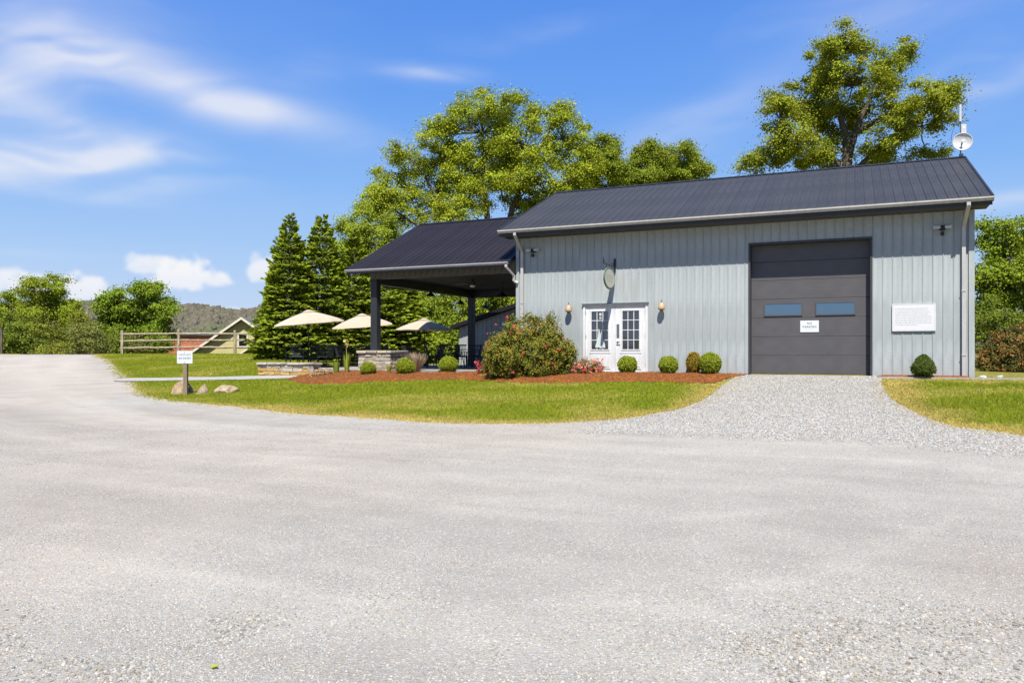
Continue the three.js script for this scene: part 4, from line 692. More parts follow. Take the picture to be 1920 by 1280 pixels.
{
  const d = 47, t = thing('rail_fence', 'weathered split rail fence of three rails at the crest of the lawn', 'fence', [0, 0, 0], 0), R = rng(5);
  const posts = [228.5, 334.5, 440, 545].map((px) => (px - 960) * d / F), gy = (x) => ground(x, d);
  posts.forEach((x, i) => { if (i < 3) { const top = HC - ([620, 617.5, 619][i] - Y0) * d / F; obj('post', block(.15, top - gy(x) + .2, .15, R).translate(x, (top + gy(x) - .2) / 2, -d), M.oldWood, t); } });
  for (let k = 0; k < 3; k++) for (const ro of [[626.5, 625.3], [639.6, 637.2], [652.6, 650.6]].map((q) => q)) {
    const yy = k === 0 ? ro : [ro[1], ro[1] + (k === 2 ? 1.5 : .5)], x0 = posts[k] - .12, x1 = posts[k + 1] + .12, n = 9, P = [], rad = [];
    for (let i = 0; i <= n; i++) { const q = i / n; P.push(new THREE.Vector3(mix(x0, x1, q), HC - (mix(yy[0], yy[1], q) - Y0) * d / F + (R() - .5) * .035, -d + .02 + (R() - .5) * .03)); rad.push((i === 0 || i === n ? .035 : .05 + .016 * R())); }
    obj('rail', loft(P, rad, 6), M.oldWood, t);
  }
  const [lx, ld] = [W3(2, 660, 50).x, 50]; const far = thing('fence_post', 'lone weathered post in the brush across the road', 'post', [lx, ground(lx, ld), -ld]); obj('post', [block(.13, 1.8, .13, R).translate(0, .85, 0)], M.bark, far); obj('cap', box(.16, .04, .16, 0, 1.77, 0), M.bark, far);
}
// ---------------------------------------------------------------- far buildings
{
  const d = 75, p = W3(449, 594, d), gy = -2.6, apex = p.y - gy, t = thing('yellow_house', 'pale yellow clapboard house with steep gable and cream trim beyond the fence', 'house', [p.x, gy, p.z - .9], .05), hw = 5.2, sl = .70, cream = std(lin(.74, .70, .58), { map: grainTex }), shingle = std(lin(.15, .14, .13), { map: grainTex }), yellow = std(lin(.50, .44, .19), { map: streakTex });
  obj('wall', prism([[-hw, 0], [hw, 0], [hw, apex - .25 - hw * sl], [0, apex - .25], [-hw, apex - .25 - hw * sl]], -9, -.04), yellow, t);
  const boards = []; for (let y = .1; y < apex - .5; y += .16) { const w = Math.min(hw, (apex - .28 - y - .16) / sl); if (w > .1) boards.push(box(w * 2, .15, .02, 0, y + .08, -.022, -.09)); } stuff(obj('clapboards', boards, yellow, t));
  for (const s of [-1, 1]) { const a = [0, apex], b = [s * (hw + .9), apex - (hw + .9) * sl]; obj('roof_slope', prism([[0, apex - .02], [b[0], b[1] - .02], [b[0], b[1] - .2], [0, apex - .2]], -9.5, .55), shingle, t); obj('rake_board', prism([[0, apex + .01], [b[0], b[1] + .01], [b[0], b[1] - .23], [0, apex - .23]], .55, .61), cream, t); }
  const wn = part('window', t), wy = 38 / F * 0 + (HC - (638 - Y0) * d / F) - gy; obj('frame', [box(.98, .12, .08, 0, wy + .6, .03), box(.98, .12, .08, 0, wy - .6, .03), box(.12, 1.2, .08, -.43, wy, .03), box(.12, 1.2, .08, .43, wy, .03), box(.76, .09, .06, 0, wy, .03)], cream, wn); for (const s of [-1, 1]) obj('pane', box(.74, .5, .02, 0, wy + s * .28, .012), M.glass, wn);
  const po = part('entry_porch', t), ay = HC - (637 - Y0) * d / F - gy, ax = 44 / F * d; for (const s of [-1, 1]) { obj('porch_roof', prism([[ax, ay], [ax + s * 3, ay - 1.95], [ax + s * 3, ay - 2.08], [ax, ay - .13]], .0, 2.0), shingle, po); obj('porch_rake', prism([[ax, ay + .02], [ax + s * 3.05, ay - 1.96], [ax + s * 3.05, ay - 2.14], [ax, ay - .16]], 2.0, 2.06), cream, po); }
}
{
  const d = 84, gy = -3, x0 = W3(307, 640, d).x, x1 = W3(402, 640, d).x, top = HC - (628.5 - Y0) * d / F - gy, w = x1 - x0, t = thing('brick_building', 'low red brick building with grey roof and a stone chimney behind the fence', 'house', [x0, gy, -d], .02);
  const brick = std(lin(.42, .14, .075), { map: tex(256, (u, v, i, j) => { const row = Math.floor(v * 32), b = Math.floor(u * 12 + (row % 2) * .5), h = .75 + .4 * hash(b, row, 3), m = (v * 32) % 1 < .14 ? .8 : 0; return [h + m * .2, h + m * .5, h + m * .55]; }, .4), roughness: .95 });
  obj('wall', box(w, top, 5, w / 2, top / 2, -2.5), brick, t); obj('corner_quoin', box(.16, top - .9, .14, .06, (top - .9) / 2, .03), std(lin(.55, .5, .42), { map: grainTex }), t);
  obj('roof', prism([[.6, top], [w + .4, top], [w + .4, top + .33], [.75, top + .33]], -5.3, .25), std(lin(.30, .28, .27), { map: grainTex }), t); obj('eave_board', box(w - .4, .14, .05, w / 2 + .35, top - .03, .28), M.darkTrim, t);
  const ch = part('chimney', t), R = rng(15), sw = 16 / F * d, cy0 = top - .45, cy1 = HC - (620 - Y0) * d / F - gy; obj('stack', box(sw - .06, cy1 - cy0, .8, sw / 2 - .05, (cy0 + cy1) / 2, -.2), std(lin(.3, .28, .25)), ch);
  for (let r = 0; r < 4; r++) for (let c = 0; c < 3; c++) { const m = obj('stone', block(sw / 3 - .03, (cy1 - cy0) / 4 - .03, .1, R), stoneMats[Math.floor(R() * 5)], ch); m.position.set((c + .5) * sw / 3 - .05, cy0 + (r + .5) * (cy1 - cy0) / 4, .22); }
  obj('chimney_cap', box(sw + .14, .08, 1, sw / 2 - .05, cy1 + .04, -.2), stoneMats[0], ch); obj('flue', [cyl(.2, .2, .3, sw / 2 - .05, cy1 + .08, -.2, 14), cyl(.3, .22, .05, sw / 2 - .05, cy1 + .4, -.2, 14), cyl(.12, .12, .1, sw / 2 - .05, cy1 + .34, -.2, 10)], M.darkTrim, ch);
}
{
  const v = 10.6, u0 = uAt(861, v), t = thing('garden_shed', 'small grey ribbed shed with a dark sloping roof behind the porch', 'shed', [BW(u0, v)[0], 0, -BW(u0, v)[1]], barnTurn), h0 = 1.86, h1 = 2.62, w = 3.4;
  obj('wall', prism([[0, 0], [w, 0], [w, h0 + (h1 - h0) * w / 2.6], [0, h0]], -2.4, -.02), M.sidingPlain, t);
  for (let i = 0; i < 14; i++) { const a = i * w / 14; obj('siding_panel', rib(0, w / 14, 0, h0 + (h1 - h0) * a / 2.6), M.siding[i % 3], t).position.x = a; }
  const k = (h1 - h0) / 2.6; obj('roof', prism([[-.3, h0 - .3 * k - .03], [w + .3, h0 + (w + .3) * k - .03], [w + .3, h0 + (w + .3) * k + .16], [-.3, h0 - .3 * k + .16]], -2.7, .35), M.roofPav[0], t);
}
// ---------------------------------------------------------------- wooded hills all round
{
  const prof = (az) => { const known = [[-.62, 60], [-.50, 74], [-.45, 71], [-.412, 70], [-.39, 74], [-.365, 70], [-.345, 64], [-.33, 66], [-.31, 72], [-.28, 70], [-.2, 62]]; if (az < known[0][0] || az > known[known.length - 1][0]) return (Math.abs(az) > 1.7 ? 22 : 58) + 30 * (fbm(Math.cos(az) * 4 + 9, Math.sin(az) * 4 + 3, 1, 4) - .5); let i = 0; while (known[i + 1][0] < az) i++; return mix(known[i][1], known[i + 1][1], sm((az - known[i][0]) / (known[i + 1][0] - known[i][0]))); };
  const RR = 1000, hgt = (az, r) => { const top = prof(az) / F * RR, q = (r - 480) / (RR - 480); const b = q < 1 ? sm(clamp(q)) : 1 - .4 * (q - 1); return -4 + (top + 4.6) * b + (q > .05 ? 7 * (fbm(Math.cos(az) * r / 90, Math.sin(az) * r / 90, 2, 4) - .5) * clamp(q * 3) * (q < 1.01 ? clamp((1.04 - q) * 6) : .2) : 0); };
  const N = 900, rs = [480, 540, 600, 660, 720, 780, 840, 890, 940, 975, 1000, 1040, 1150], P = [], C = [], I = [];
  for (let j = 0; j < rs.length; j++) for (let i = 0; i <= N; i++) { const az = -Math.PI + i / N * 2 * Math.PI, r = rs[j]; P.push(Math.sin(az) * r, hgt(az, r) + HC, -Math.cos(az) * r); const n = fbm(Math.cos(az) * r / 30, Math.sin(az) * r / 30, 5, 4), g = step(.42, .6, fbm(Math.cos(az) * r / 130, Math.sin(az) * r / 130, 8, 3)); C.push(mix(.105, .08, g) * (.75 + .5 * n), mix(.092, .10, g) * (.75 + .5 * n), mix(.058, .045, g) * (.75 + .5 * n)); }
  for (let j = 0; j < rs.length - 1; j++) for (let i = 0; i < N; i++) { const a = j * (N + 1) + i, b = a + N + 1; I.push(a, a + 1, b, a + 1, b + 1, b); }
  const g = new THREE.BufferGeometry(); g.setAttribute('position', new THREE.Float32BufferAttribute(P, 3)); g.setAttribute('color', new THREE.Float32BufferAttribute(C, 3)); g.setIndex(I); g.computeVertexNormals(); struct('hills', g, std(lin(1, 1, 1), { vertexColors: true, roughness: 1 }));
  const R = rng(44), l = []; for (let k = 0; k < 6500; k++) { const az = -.64 + R() * .46, r = 560 + 450 * Math.sqrt(R()), x = Math.sin(az) * r, z = -Math.cos(az) * r, gr = step(.4, .6, fbm(x / 60, z / 60, 8, 3)) * R(), t = .9 + .22 * R(), s = 2.4 + 2.6 * R(); l.push({ x, y: hgt(az, r) + HC + s * .05, z, s, sy: s * (.8 + .7 * R()), ry: R() * 6, c: [mix(.10, .075, gr) * t, mix(.088, .105, gr) * t, mix(.058, .035, gr) * t] }); }
  instanced('hillside_forest', chip(3, 1), whiteRough, l, 'far brown and green woods covering the hill ridge', 'forest');
}
// ---------------------------------------------------------------- leaves, crowns, trees
class Leaves {
  constructor(n) { this.P = new Float32Array(n * 12); this.C = new Float32Array(n * 12); this.I = new Uint32Array(n * 6); this.n = 0; this.cap = n; }
  add(x, y, z, dx, dy, dz, sx, sy, sz, len, wid, r, g, b, fold = .18) {
    if (this.n >= this.cap) return; const k = this.n++, o = k * 12, P = this.P, nx = dy * sz - dz * sy, ny = dz * sx - dx * sz, nz = dx * sy - dy * sx, h = wid / 2, m = len * .45, f = fold * wid;
    P[o] = x; P[o + 1] = y; P[o + 2] = z;
    P[o + 3] = x + dx * m + sx * h + nx * f; P[o + 4] = y + dy * m + sy * h + ny * f; P[o + 5] = z + dz * m + sz * h + nz * f;
    P[o + 6] = x + dx * len; P[o + 7] = y + dy * len; P[o + 8] = z + dz * len;
    P[o + 9] = x + dx * m - sx * h + nx * f; P[o + 10] = y + dy * m - sy * h + ny * f; P[o + 11] = z + dz * m - sz * h + nz * f;
    for (let i = 0; i < 4; i++) { this.C[o + i * 3] = r; this.C[o + i * 3 + 1] = g; this.C[o + i * 3 + 2] = b; }
    const q = k * 4; this.I.set([q, q + 1, q + 2, q, q + 2, q + 3], k * 6);
  }
  geo() { const g = new THREE.BufferGeometry(); g.setAttribute('position', new THREE.BufferAttribute(this.P.subarray(0, this.n * 12), 3)); g.setAttribute('color', new THREE.BufferAttribute(this.C.subarray(0, this.n * 12), 3)); g.setIndex(new THREE.BufferAttribute(this.I.subarray(0, this.n * 6), 1)); return g; }
}
const leafMat = new THREE.MeshPhysicalMaterial({ color: lin(1, 1, 1), vertexColors: true, roughness: .75, specularIntensity: .25, transmission: .3, thickness: 0, side: THREE.DoubleSide });
const waxLeaf = new THREE.MeshPhysicalMaterial({ color: lin(1, 1, 1), vertexColors: true, roughness: .6, specularIntensity: .35, transmission: .2, thickness: 0, side: THREE.DoubleSide });
const petalMat = new THREE.MeshPhysicalMaterial({ color: lin(1, 1, 1), vertexColors: true, roughness: .7, transmission: .3, thickness: 0, side: THREE.DoubleSide });
const gauss = (R) => (R() + R() + R() + R() - 2) * .866;
function unit(R) { const z = R() * 2 - 1, a = R() * 6.2832, s = Math.sqrt(1 - z * z); return [s * Math.cos(a), z, s * Math.sin(a)]; }
// random leaf direction, leaning outwards from (ox, oy, oz), drooping or rising by lift
function leafAt(L, R, x, y, z, ox, oy, oz, lift, len, wid, c, vary = .28) {
  let [nx, ny, nz] = unit(R); nx = nx * .75 + ox * .75; ny = ny * .75 + oy * .4 + .55; nz = nz * .75 + oz * .75;   // blades turn their faces outwards and to the light
  let [ax, ay, az] = unit(R); ax += ox * .4; ay += lift; az += oz * .4; let dx = ny * az - nz * ay, dy = nz * ax - nx * az, dz = nx * ay - ny * ax, q = 1 / (Math.hypot(dx, dy, dz) || 1); const bx = dx * q, by = dy * q, bz = dz * q;
  dx = by * nz - bz * ny; dy = bz * nx - bx * nz; dz = bx * ny - by * nx; q = 1 / (Math.hypot(dx, dy, dz) || 1); dx *= q; dy *= q; dz *= q; const sx = bx, sy = by, sz = bz; q = 1;
  const s = .5 + .9 * R(), t = 1 - vary + 2 * vary * R(), yel = R() * .16; L.add(x, y, z, dx, dy, dz, sx * q, sy * q, sz * q, len * s, wid * s, c[0] * t * (1 + yel), c[1] * t, c[2] * t);
}
// lobes: [x, y, z, rx, ry, rz] round the tree's foot
function crown(lobes0, n, len, wid, c, seed, o = {}) {
  const R = rng(seed), lobes = [...lobes0]; lobes0.forEach((l) => { for (let k = 0; k < (o.sat ?? 4); k++) { const [a, b, e] = unit(R), f = .28 + .22 * R(); lobes.push([l[0] + a * l[3] * 1.02, l[1] + b * l[4] * 1.02, l[2] + e * l[5], l[3] * f, l[4] * f, l[5] * f]); } });
  const L = new Leaves(n), vol = lobes.map((l) => Math.pow(l[3] * l[4] * l[5], .62)), tot = vol.reduce((a, b) => a + b), clumps = [];
  lobes.forEach((l, i) => {
    const cs = o.clump ?? .42, nc = Math.max(3, Math.round((o.dens ?? 7.5) * vol[i] / Math.pow(cs, 1.86) * .42)), per = Math.round(n * vol[i] / tot / nc);
    for (let k = 0; k < nc; k++) {
      const [ux, uy, uz] = unit(R), rr = Math.pow(R(), o.bias ?? .42), cx = l[0] + ux * l[3] * rr, cy = l[1] + uy * l[4] * rr, cz = l[2] + uz * l[5] * rr, s = cs * (.55 + .8 * R()), tone = .82 + .36 * R(), warm = (R() - .5) * .12; clumps.push([cx, cy, cz, rr, i < lobes0.length ? i : Math.floor((i - lobes0.length) / (o.sat ?? 4))]);
      const cc = [c[0] * 1.32 * tone * (1 + warm), c[1] * 1.32 * tone, c[2] * 1.32 * tone];
      for (let q = 0; q < per; q++) { const far = q % 4 === 0 ? 1.6 : 1, gx = gauss(R) * far, gy = gauss(R) * .62 * far, gz = gauss(R) * far; leafAt(L, R, cx + gx * s, cy + gy * s, cz + gz * s, ux * .7 + gx * .4, uy * .5, uz * .7 + gz * .4, o.lift ?? -.12, len, wid, cc); }
    }
  });
  return [L.geo(), clumps];
}
function limbs(lobes, clumps, stems, R, twigs = .5) {
  const gs = [], V = (a) => new THREE.Vector3(...a);
  for (const st of stems) gs.push(loft(st.p.map(V), st.r, 8));
  const nearest = (c) => { let b = null, bd = 1e9; for (const st of stems) st.p.forEach((p, i) => { if (i === 0) return; const d = Math.hypot(p[0] - c[0], (p[1] - c[1]) * 1.0 + .6, p[2] - c[2]) + (p[1] > c[1] ? 1.5 : 0); if (d < bd) { bd = d; b = [p, st.r[i]]; } }); return b; };
  lobes.forEach((l) => { const [p, r] = nearest(l), a = V(p), b = V([l[0], l[1] - l[4] * .2, l[2]]), m = a.clone().lerp(b, .5).add(new THREE.Vector3((R() - .5) * .5, -.15 * a.distanceTo(b) * R(), (R() - .5) * .5)), t = Math.min(r * .7, .028 + .022 * l[3]); gs.push(loft([a, a.clone().lerp(m, .5), m, b], [t, t * .85, t * .65, t * .35], 6)); });
  clumps.forEach((c) => { if (R() > twigs) return; const l = lobes[c[4]], a = V([l[0], l[1] - l[4] * .25, l[2]]), b = V(c), m = a.clone().lerp(b, .55).add(new THREE.Vector3((R() - .5) * .25, (R() - .3) * .2, (R() - .5) * .25)); gs.push(loft([a, m, b], [.028, .018, .006], 4)); });
  return mergeGeometries(gs.map((g) => g.toNonIndexed()));
}
// a tree whose lobes are given as photo pixels [px, py, rx, ry, depth offset] at depth d
function pxTree(name, label, category, group, px, d, lobesPx, n, len, c, seed, o = {}) {
  const x = (px - 960) * d / F, gy = ground(x, d), t = thing(name, label, category, [x, gy, -d], 0, group), R = rng(seed * 7 + 1);
  const lobes = lobesPx.map(([a, b, rx, ry, dd = (R() - .5) * 3]) => { const D = d + dd, s = D / F; return [(a - 960) * s - x, HC - (b - Y0) * s - gy, -D + d, rx * s, ry * s, (rx + ry) / 2 * s * (o.deep ?? .95)]; });
  const [g, clumps] = crown(lobes, n, len, len * (o.asp ?? .62), c, seed, o);
  const stems = (o.stems ?? [[px, 3]]).map((s) => { if (s.length === 2) { const h = Math.max(...lobes.map((l) => l[1])) * .75, w = .1 * Math.sqrt(h); return { p: [[0, -.2, 0], [.05, h * .3, 0], [-.08, h * .6, .1], [.1, h, 0]], r: [w, w * .8, w * .5, w * .15] }; } return { p: s.map(([a, b]) => [(a - 960) * d / F - x, HC - (b - Y0) * d / F - gy, 0]), r: s.map((q) => q[2]) }; });
  obj('trunk', limbs(lobes, clumps, stems, R, o.twigs ?? .5), o.bark ?? M.bark, t); stuff(obj('crown', g, o.mat ?? leafMat, t)); return t;
}
const POPLAR = [.22, .275, .014];
// the broad tree behind the porch
pxTree('shade_tree', 'tall many stemmed tree in fresh yellow green leaf behind the porch roof', 'tree', 'trees behind the barn', 930, 46, [[905, 235, 72, 56], [985, 262, 66, 58], [1055, 250, 42, 44], [835, 292, 66, 44], [765, 318, 48, 40], [905, 318, 78, 46], [1000, 335, 74, 44], [748, 282, 22, 16], [738, 366, 46, 36], [822, 366, 58, 34], [1088, 318, 42, 46], [930, 192, 46, 26], [1062, 206, 24, 13], [1098, 236, 16, 10], [870, 205, 24, 22], [812, 240, 16, 14], [1000, 212, 26, 18], [700, 372, 22, 24], [880, 380, 40, 20], [1030, 375, 60, 26], [960, 300, 60, 30], [785, 395, 48, 30], [722, 408, 40, 34], [850, 402, 50, 22], [985, 388, 46, 20], [1060, 392, 50, 22], [940, 350, 60, 26]], 180000, .112, POPLAR, 11, { clump: .42, dens: 7, bias: .4, bark: M.barkGrey, twigs: .6, stems: [[[930, 668, .30], [928, 560, .26], [915, 420, .2], [905, 330, .12], [905, 210, .03]], [[930, 668, .28], [940, 480, .22], [962, 385, .17], [1000, 300, .1], [1040, 230, .03]], [[926, 668, .2], [880, 480, .16], [830, 390, .12], [790, 320, .07], [760, 290, .03]], [[928, 668, .2], [860, 470, .13], [755, 405, .08], [715, 375, .03]]] });
pxTree('young_tree', 'slender light green tree between the arborvitae and the porch roof', 'tree', 'trees behind the barn', 690, 43, [[668, 432, 30, 36], [700, 470, 40, 40], [680, 392, 16, 14], [720, 430, 34, 30], [650, 462, 26, 26], [735, 480, 40, 40], [640, 425, 13, 12]], 36000, .10, [.19, .25, .018], 12, { clump: .36, dens: 7, bark: M.barkGrey, stems: [[[690, 668, .12], [692, 540, .1], [690, 450, .06], [682, 390, .02]], [[690, 620, .08], [715, 500, .05], [728, 440, .02]]] });
pxTree('shade_tree', 'dense green tree crown rising behind the middle of the barn ridge', 'tree', 'trees behind the barn', 1130, 50, [[1122, 322, 40, 44], [1138, 275, 24, 24], [1105, 290, 24, 24], [1175, 335, 36, 34], [1150, 310, 24, 30], [1085, 345, 40, 30]], 64000, .115, [.155, .205, .012], 13, { clump: .4, dens: 8.5 });
pxTree('shade_tree', 'green tree with ragged crown showing over the barn ridge, lower than its neighbours', 'tree', 'trees behind the barn', 1255, 52, [[1215, 318, 34, 36], [1240, 290, 28, 20], [1275, 300, 32, 30], [1308, 322, 24, 20], [1195, 292, 16, 14], [1265, 335, 60, 26], [1222, 275, 10, 9], [1288, 276, 14, 10]], 60000, .115, [.17, .22, .014], 14, { clump: .38, dens: 8 });
pxTree('shade_tree', 'tallest tree with open crown and vine covered trunk behind the barn roof end', 'tree', 'trees behind the barn', 1592, 40, [[1585, 88, 56, 34], [1540, 120, 38, 42], [1600, 150, 60, 46], [1500, 190, 50, 40], [1462, 216, 34, 30], [1664, 140, 26, 40], [1694, 96, 20, 28], [1622, 205, 44, 34], [1690, 200, 48, 32], [1752, 182, 44, 30], [1786, 166, 22, 20], [1548, 222, 54, 40], [1490, 262, 54, 36], [1415, 305, 28, 22], [1660, 268, 44, 24], [1742, 290, 34, 16], [1720, 232, 44, 22], [1560, 290, 62, 28], [1640, 300, 50, 18], [1450, 290, 34, 30], [1770, 215, 24, 20]], 122000, .108, [.185, .225, .012], 15, { clump: .38, dens: 6, bias: .42, bark: M.barkGrey, twigs: .55, stems: [[[1592, 680, .34], [1590, 400, .3], [1588, 260, .2], [1572, 205, .1], [1566, 120, .03]], [[1590, 300, .18], [1612, 225, .13], [1640, 170, .08], [1680, 110, .03]], [[1592, 330, .12], [1660, 265, .12], [1730, 215, .07], [1780, 175, .02]], [[1588, 330, .12], [1530, 250, .08], [1480, 215, .04]], [[1592, 255, .12], [1650, 220, .08], [1720, 195, .05]]] });
// trees and thicket at the barn's far corner
pxTree('maple_tree', 'bright green leafy tree beside the barn corner behind the bronze shrub', 'tree', 'trees by the barn corner', 1905, 33, [[1872, 468, 38, 34], [1925, 450, 50, 40], [1850, 520, 34, 34], [1905, 530, 50, 44], [1885, 428, 14, 22], [1955, 500, 50, 60], [1860, 575, 34, 30], [1930, 590, 50, 34], [1845, 420, 12, 12]], 46000, .11, [.155, .22, .012], 16, { clump: .34, dens: 8, stems: [[[1905, 700, .14], [1900, 580, .11], [1890, 480, .06], [1885, 420, .02]], [[1868, 700, .07], [1862, 600, .06], [1870, 520, .02]], [[1845, 700, .05], [1848, 610, .04], [1846, 540, .02]]] });
pxTree('thicket_shrub', 'shaded green thicket with bare stems at the barn corner', 'shrub', 'trees by the barn corner', 1855, 30, [[1850, 640, 26, 26], [1880, 605, 34, 26], [1920, 620, 40, 34], [1846, 675, 22, 28], [1842, 590, 22, 34], [1960, 640, 40, 50]], 26000, .085, [.11, .155, .012], 17, { clump: .3, dens: 6 });
// across the road
const BR = { bark: M.bark };
pxTree('oak_tree', 'open crowned green tree standing in the brush beyond the road crest', 'tree', 'trees beyond the road', 78, 72, [[78, 545, 34, 24], [35, 570, 32, 22], [112, 562, 30, 22], [95, 585, 44, 24], [45, 600, 40, 22], [140, 592, 20, 22], [100, 530, 18, 11], [60, 528, 14, 9], [8, 590, 26, 22], [120, 610, 36, 22]], 44000, .17, [.175, .23, .014], 18, { clump: .5, dens: 5.2, bias: .42, stems: [[[78, 672, .26], [76, 620, .22], [80, 580, .14], [90, 540, .04]], [[76, 640, .14], [60, 590, .1], [40, 565, .04]], [[78, 630, .14], [105, 585, .08], [120, 560, .03]]] });
pxTree('oak_tree', 'round crowned dense green tree behind the end of the rail fence', 'tree', 'trees beyond the road', 250, 66, [[252, 560, 44, 28], [284, 582, 36, 32], [212, 588, 36, 30], [246, 604, 56, 32], [303, 580, 18, 22], [186, 612, 22, 22], [275, 545, 24, 16], [300, 620, 24, 26], [228, 630, 50, 24]], 56000, .18, [.135, .205, .012], 19, { clump: .5, dens: 8.5 });
[[15, 628, 44, 34], [70, 632, 46, 30], [120, 640, 42, 26], [165, 634, 36, 28], [205, 644, 36, 20], [150, 615, 22, 26], [40, 650, 40, 16], [245, 648, 34, 16], [290, 648, 30, 16], [100, 655, 40, 12], [-30, 630, 40, 36]].forEach(([px, py, rx, ry], i) => {
  const c = [[.12, .165, .014], [.15, .175, .018], [.10, .14, .016], [.13, .15, .03]][i % 4];
  pxTree('brush_shrub', ['bushy green shrub in the overgrown bank past the road crest', 'yellow green shrub in the overgrown bank past the road crest', 'dark green shrub in the overgrown bank past the road crest', 'grey green shrub in the overgrown bank past the road crest'][i % 4], 'shrub', ['bushy brush past the crest', 'yellow brush past the crest', 'dark brush past the crest', 'grey brush past the crest'][i % 4], px, 58 + (i % 3) * 2.5, [[px - rx * .4, py + ry * .2, rx * .6, ry * .8], [px + rx * .4, py + ry * .1, rx * .6, ry * .85], [px, py - ry * .2, rx * .6, ry * .8], [px, py + ry * .6, rx * .9, ry * .5]], 10000, .14, c, 30 + i, { clump: .38, dens: 7, twigs: .7, bark: M.barkGrey });
});
// light green thicket seen under the porch
[[800, 590, 58, 56, 41], [865, 575, 56, 56, 42], [928, 565, 50, 56, 42.5], [780, 650, 50, 40, 40], [850, 645, 52, 42, 40.5], [975, 590, 50, 60, 43], [770, 545, 40, 44, 42]].forEach(([px, py, rx, ry, d], i) => pxTree('thicket_shrub', i % 2 ? 'sunlit yellow green thicket shrub seen through the porch' : 'tall leafy green thicket shrub seen through the porch', 'shrub', i % 2 ? 'yellow thicket behind the porch' : 'green thicket behind the porch', px, d, [[px - rx * .4, py + ry * .1, rx * .6, ry * .8], [px + rx * .4, py, rx * .6, ry * .8], [px, py - ry * .3, rx * .6, ry * .7], [px, py + ry * .6, rx * .8, ry * .5]], 15000, .12, i % 2 ? [.185, .25, .016] : [.15, .21, .014], 50 + i, { clump: .34, dens: 6.5 }));
// ---------------------------------------------------------------- arborvitae row
function arborvitae(px, tip, d, halfPx, seed, label) {
  const x = (px - 960) * d / F, gy = ground(x, d), H = HC - (tip - Y0) * d / F - gy, RB = halfPx * d / F, t = thing('arborvitae', label, 'tree', [x, gy, -d], 0, 'arborvitae screen beside the patio'), R = rng(seed), n = 58000, L = new Leaves(n);
  const rad = (q) => RB * 1.1 * Math.pow(1 - q, .66 + .16 * q) * (.72 + .28 * step(0, .14, q)) * (.9 + .1 * Math.sin(q * 9 + seed));
  while (L.n < n) {                                        // flat fans in layers, sparse at the leader
    const q = R() < .12 ? R() : 1 - Math.sqrt(1 - R() * .998), a = R() * 6.2832, c1 = Math.cos(a), s1 = Math.sin(a), out = rad(q) * (.7 + .35 * R() + .35 * Math.pow(R(), 4)) + .07, len = Math.min(out * .8, .45 + .5 * R()) + .05, pitch = .15 + .5 * R() + .75 * q * q, cp = Math.cos(pitch), sp = Math.sin(pitch), ox = c1 * cp, oy = sp, oz = s1 * cp, r0 = Math.max(0, out - len * cp), y0 = q * H * .985 - len * sp * .6, m = 30 + Math.floor(R() * 30), tone = .72 + .56 * R(), yel = R() * .3, droop = .1 + .25 * R();
    for (let k = 0; k < m; k++) {
      const f = Math.pow(R(), .75), w = (R() * 2 - 1) * (.04 + .2 * Math.sin(Math.min(3.0, f * 2.6 + .3)) * Math.min(1, len * 1.3)), lift = (R() - .5) * .05, x1 = c1 * r0 + ox * len * f - s1 * w, y1 = Math.max(.04, y0 + oy * len * f - droop * f * f * len + lift), z1 = s1 * r0 + oz * len * f + c1 * w, sg = Math.sign(w);
      let dx = ox - s1 * sg * .75 + (R() - .5) * .5, dy = oy * .7 - droop * f + (R() - .5) * .5, dz = oz + c1 * sg * .75 + (R() - .5) * .5; const m1 = 1 / Math.hypot(dx, dy, dz); dx *= m1; dy *= m1; dz *= m1;
      let nx = c1 * .7 + (R() - .5) * .9, ny = .75, nz = s1 * .7 + (R() - .5) * .9, sx = ny * dz - nz * dy, sy = nz * dx - nx * dz, sz = nx * dy - ny * dx; const m2 = 1 / (Math.hypot(sx, sy, sz) || 1), t = tone * (.8 + .4 * R());
      L.add(x1, y1, z1, dx, dy, dz, sx * m2, sy * m2, sz * m2, .12 + .12 * R(), .05 + .045 * R(), (.215 + .08 * yel) * t, .285 * t, .014 * t, .05);
    }
  }
  obj('trunk', [loft([[0, -.1, 0], [.02, H * .4, 0], [0, H * .93, .02]].map((p) => new THREE.Vector3(...p)), [.12, .08, .012], 7)], M.bark, t); stuff(obj('crown', L.geo(), leafMat, t));
}
[[543, 398, 36, 66, 'tall pointed arborvitae at the open lawn end of the row'], [604, 396, 37, 72, 'slim pointed arborvitae, second in the row from the open lawn'], [664, 428, 38, 72, 'arborvitae, third in the row from the open lawn'], [720, 448, 38.6, 72, 'arborvitae behind the porch corner post'], [762, 500, 39.2, 52, 'shorter arborvitae seen under the porch beam'], [514, 500, 35.4, 30, 'short arborvitae shoulder at the very end of the row by the yellow house']].forEach(([px, tip, d, hw, label], i) => arborvitae(px, tip, d, hw, 70 + i, label));
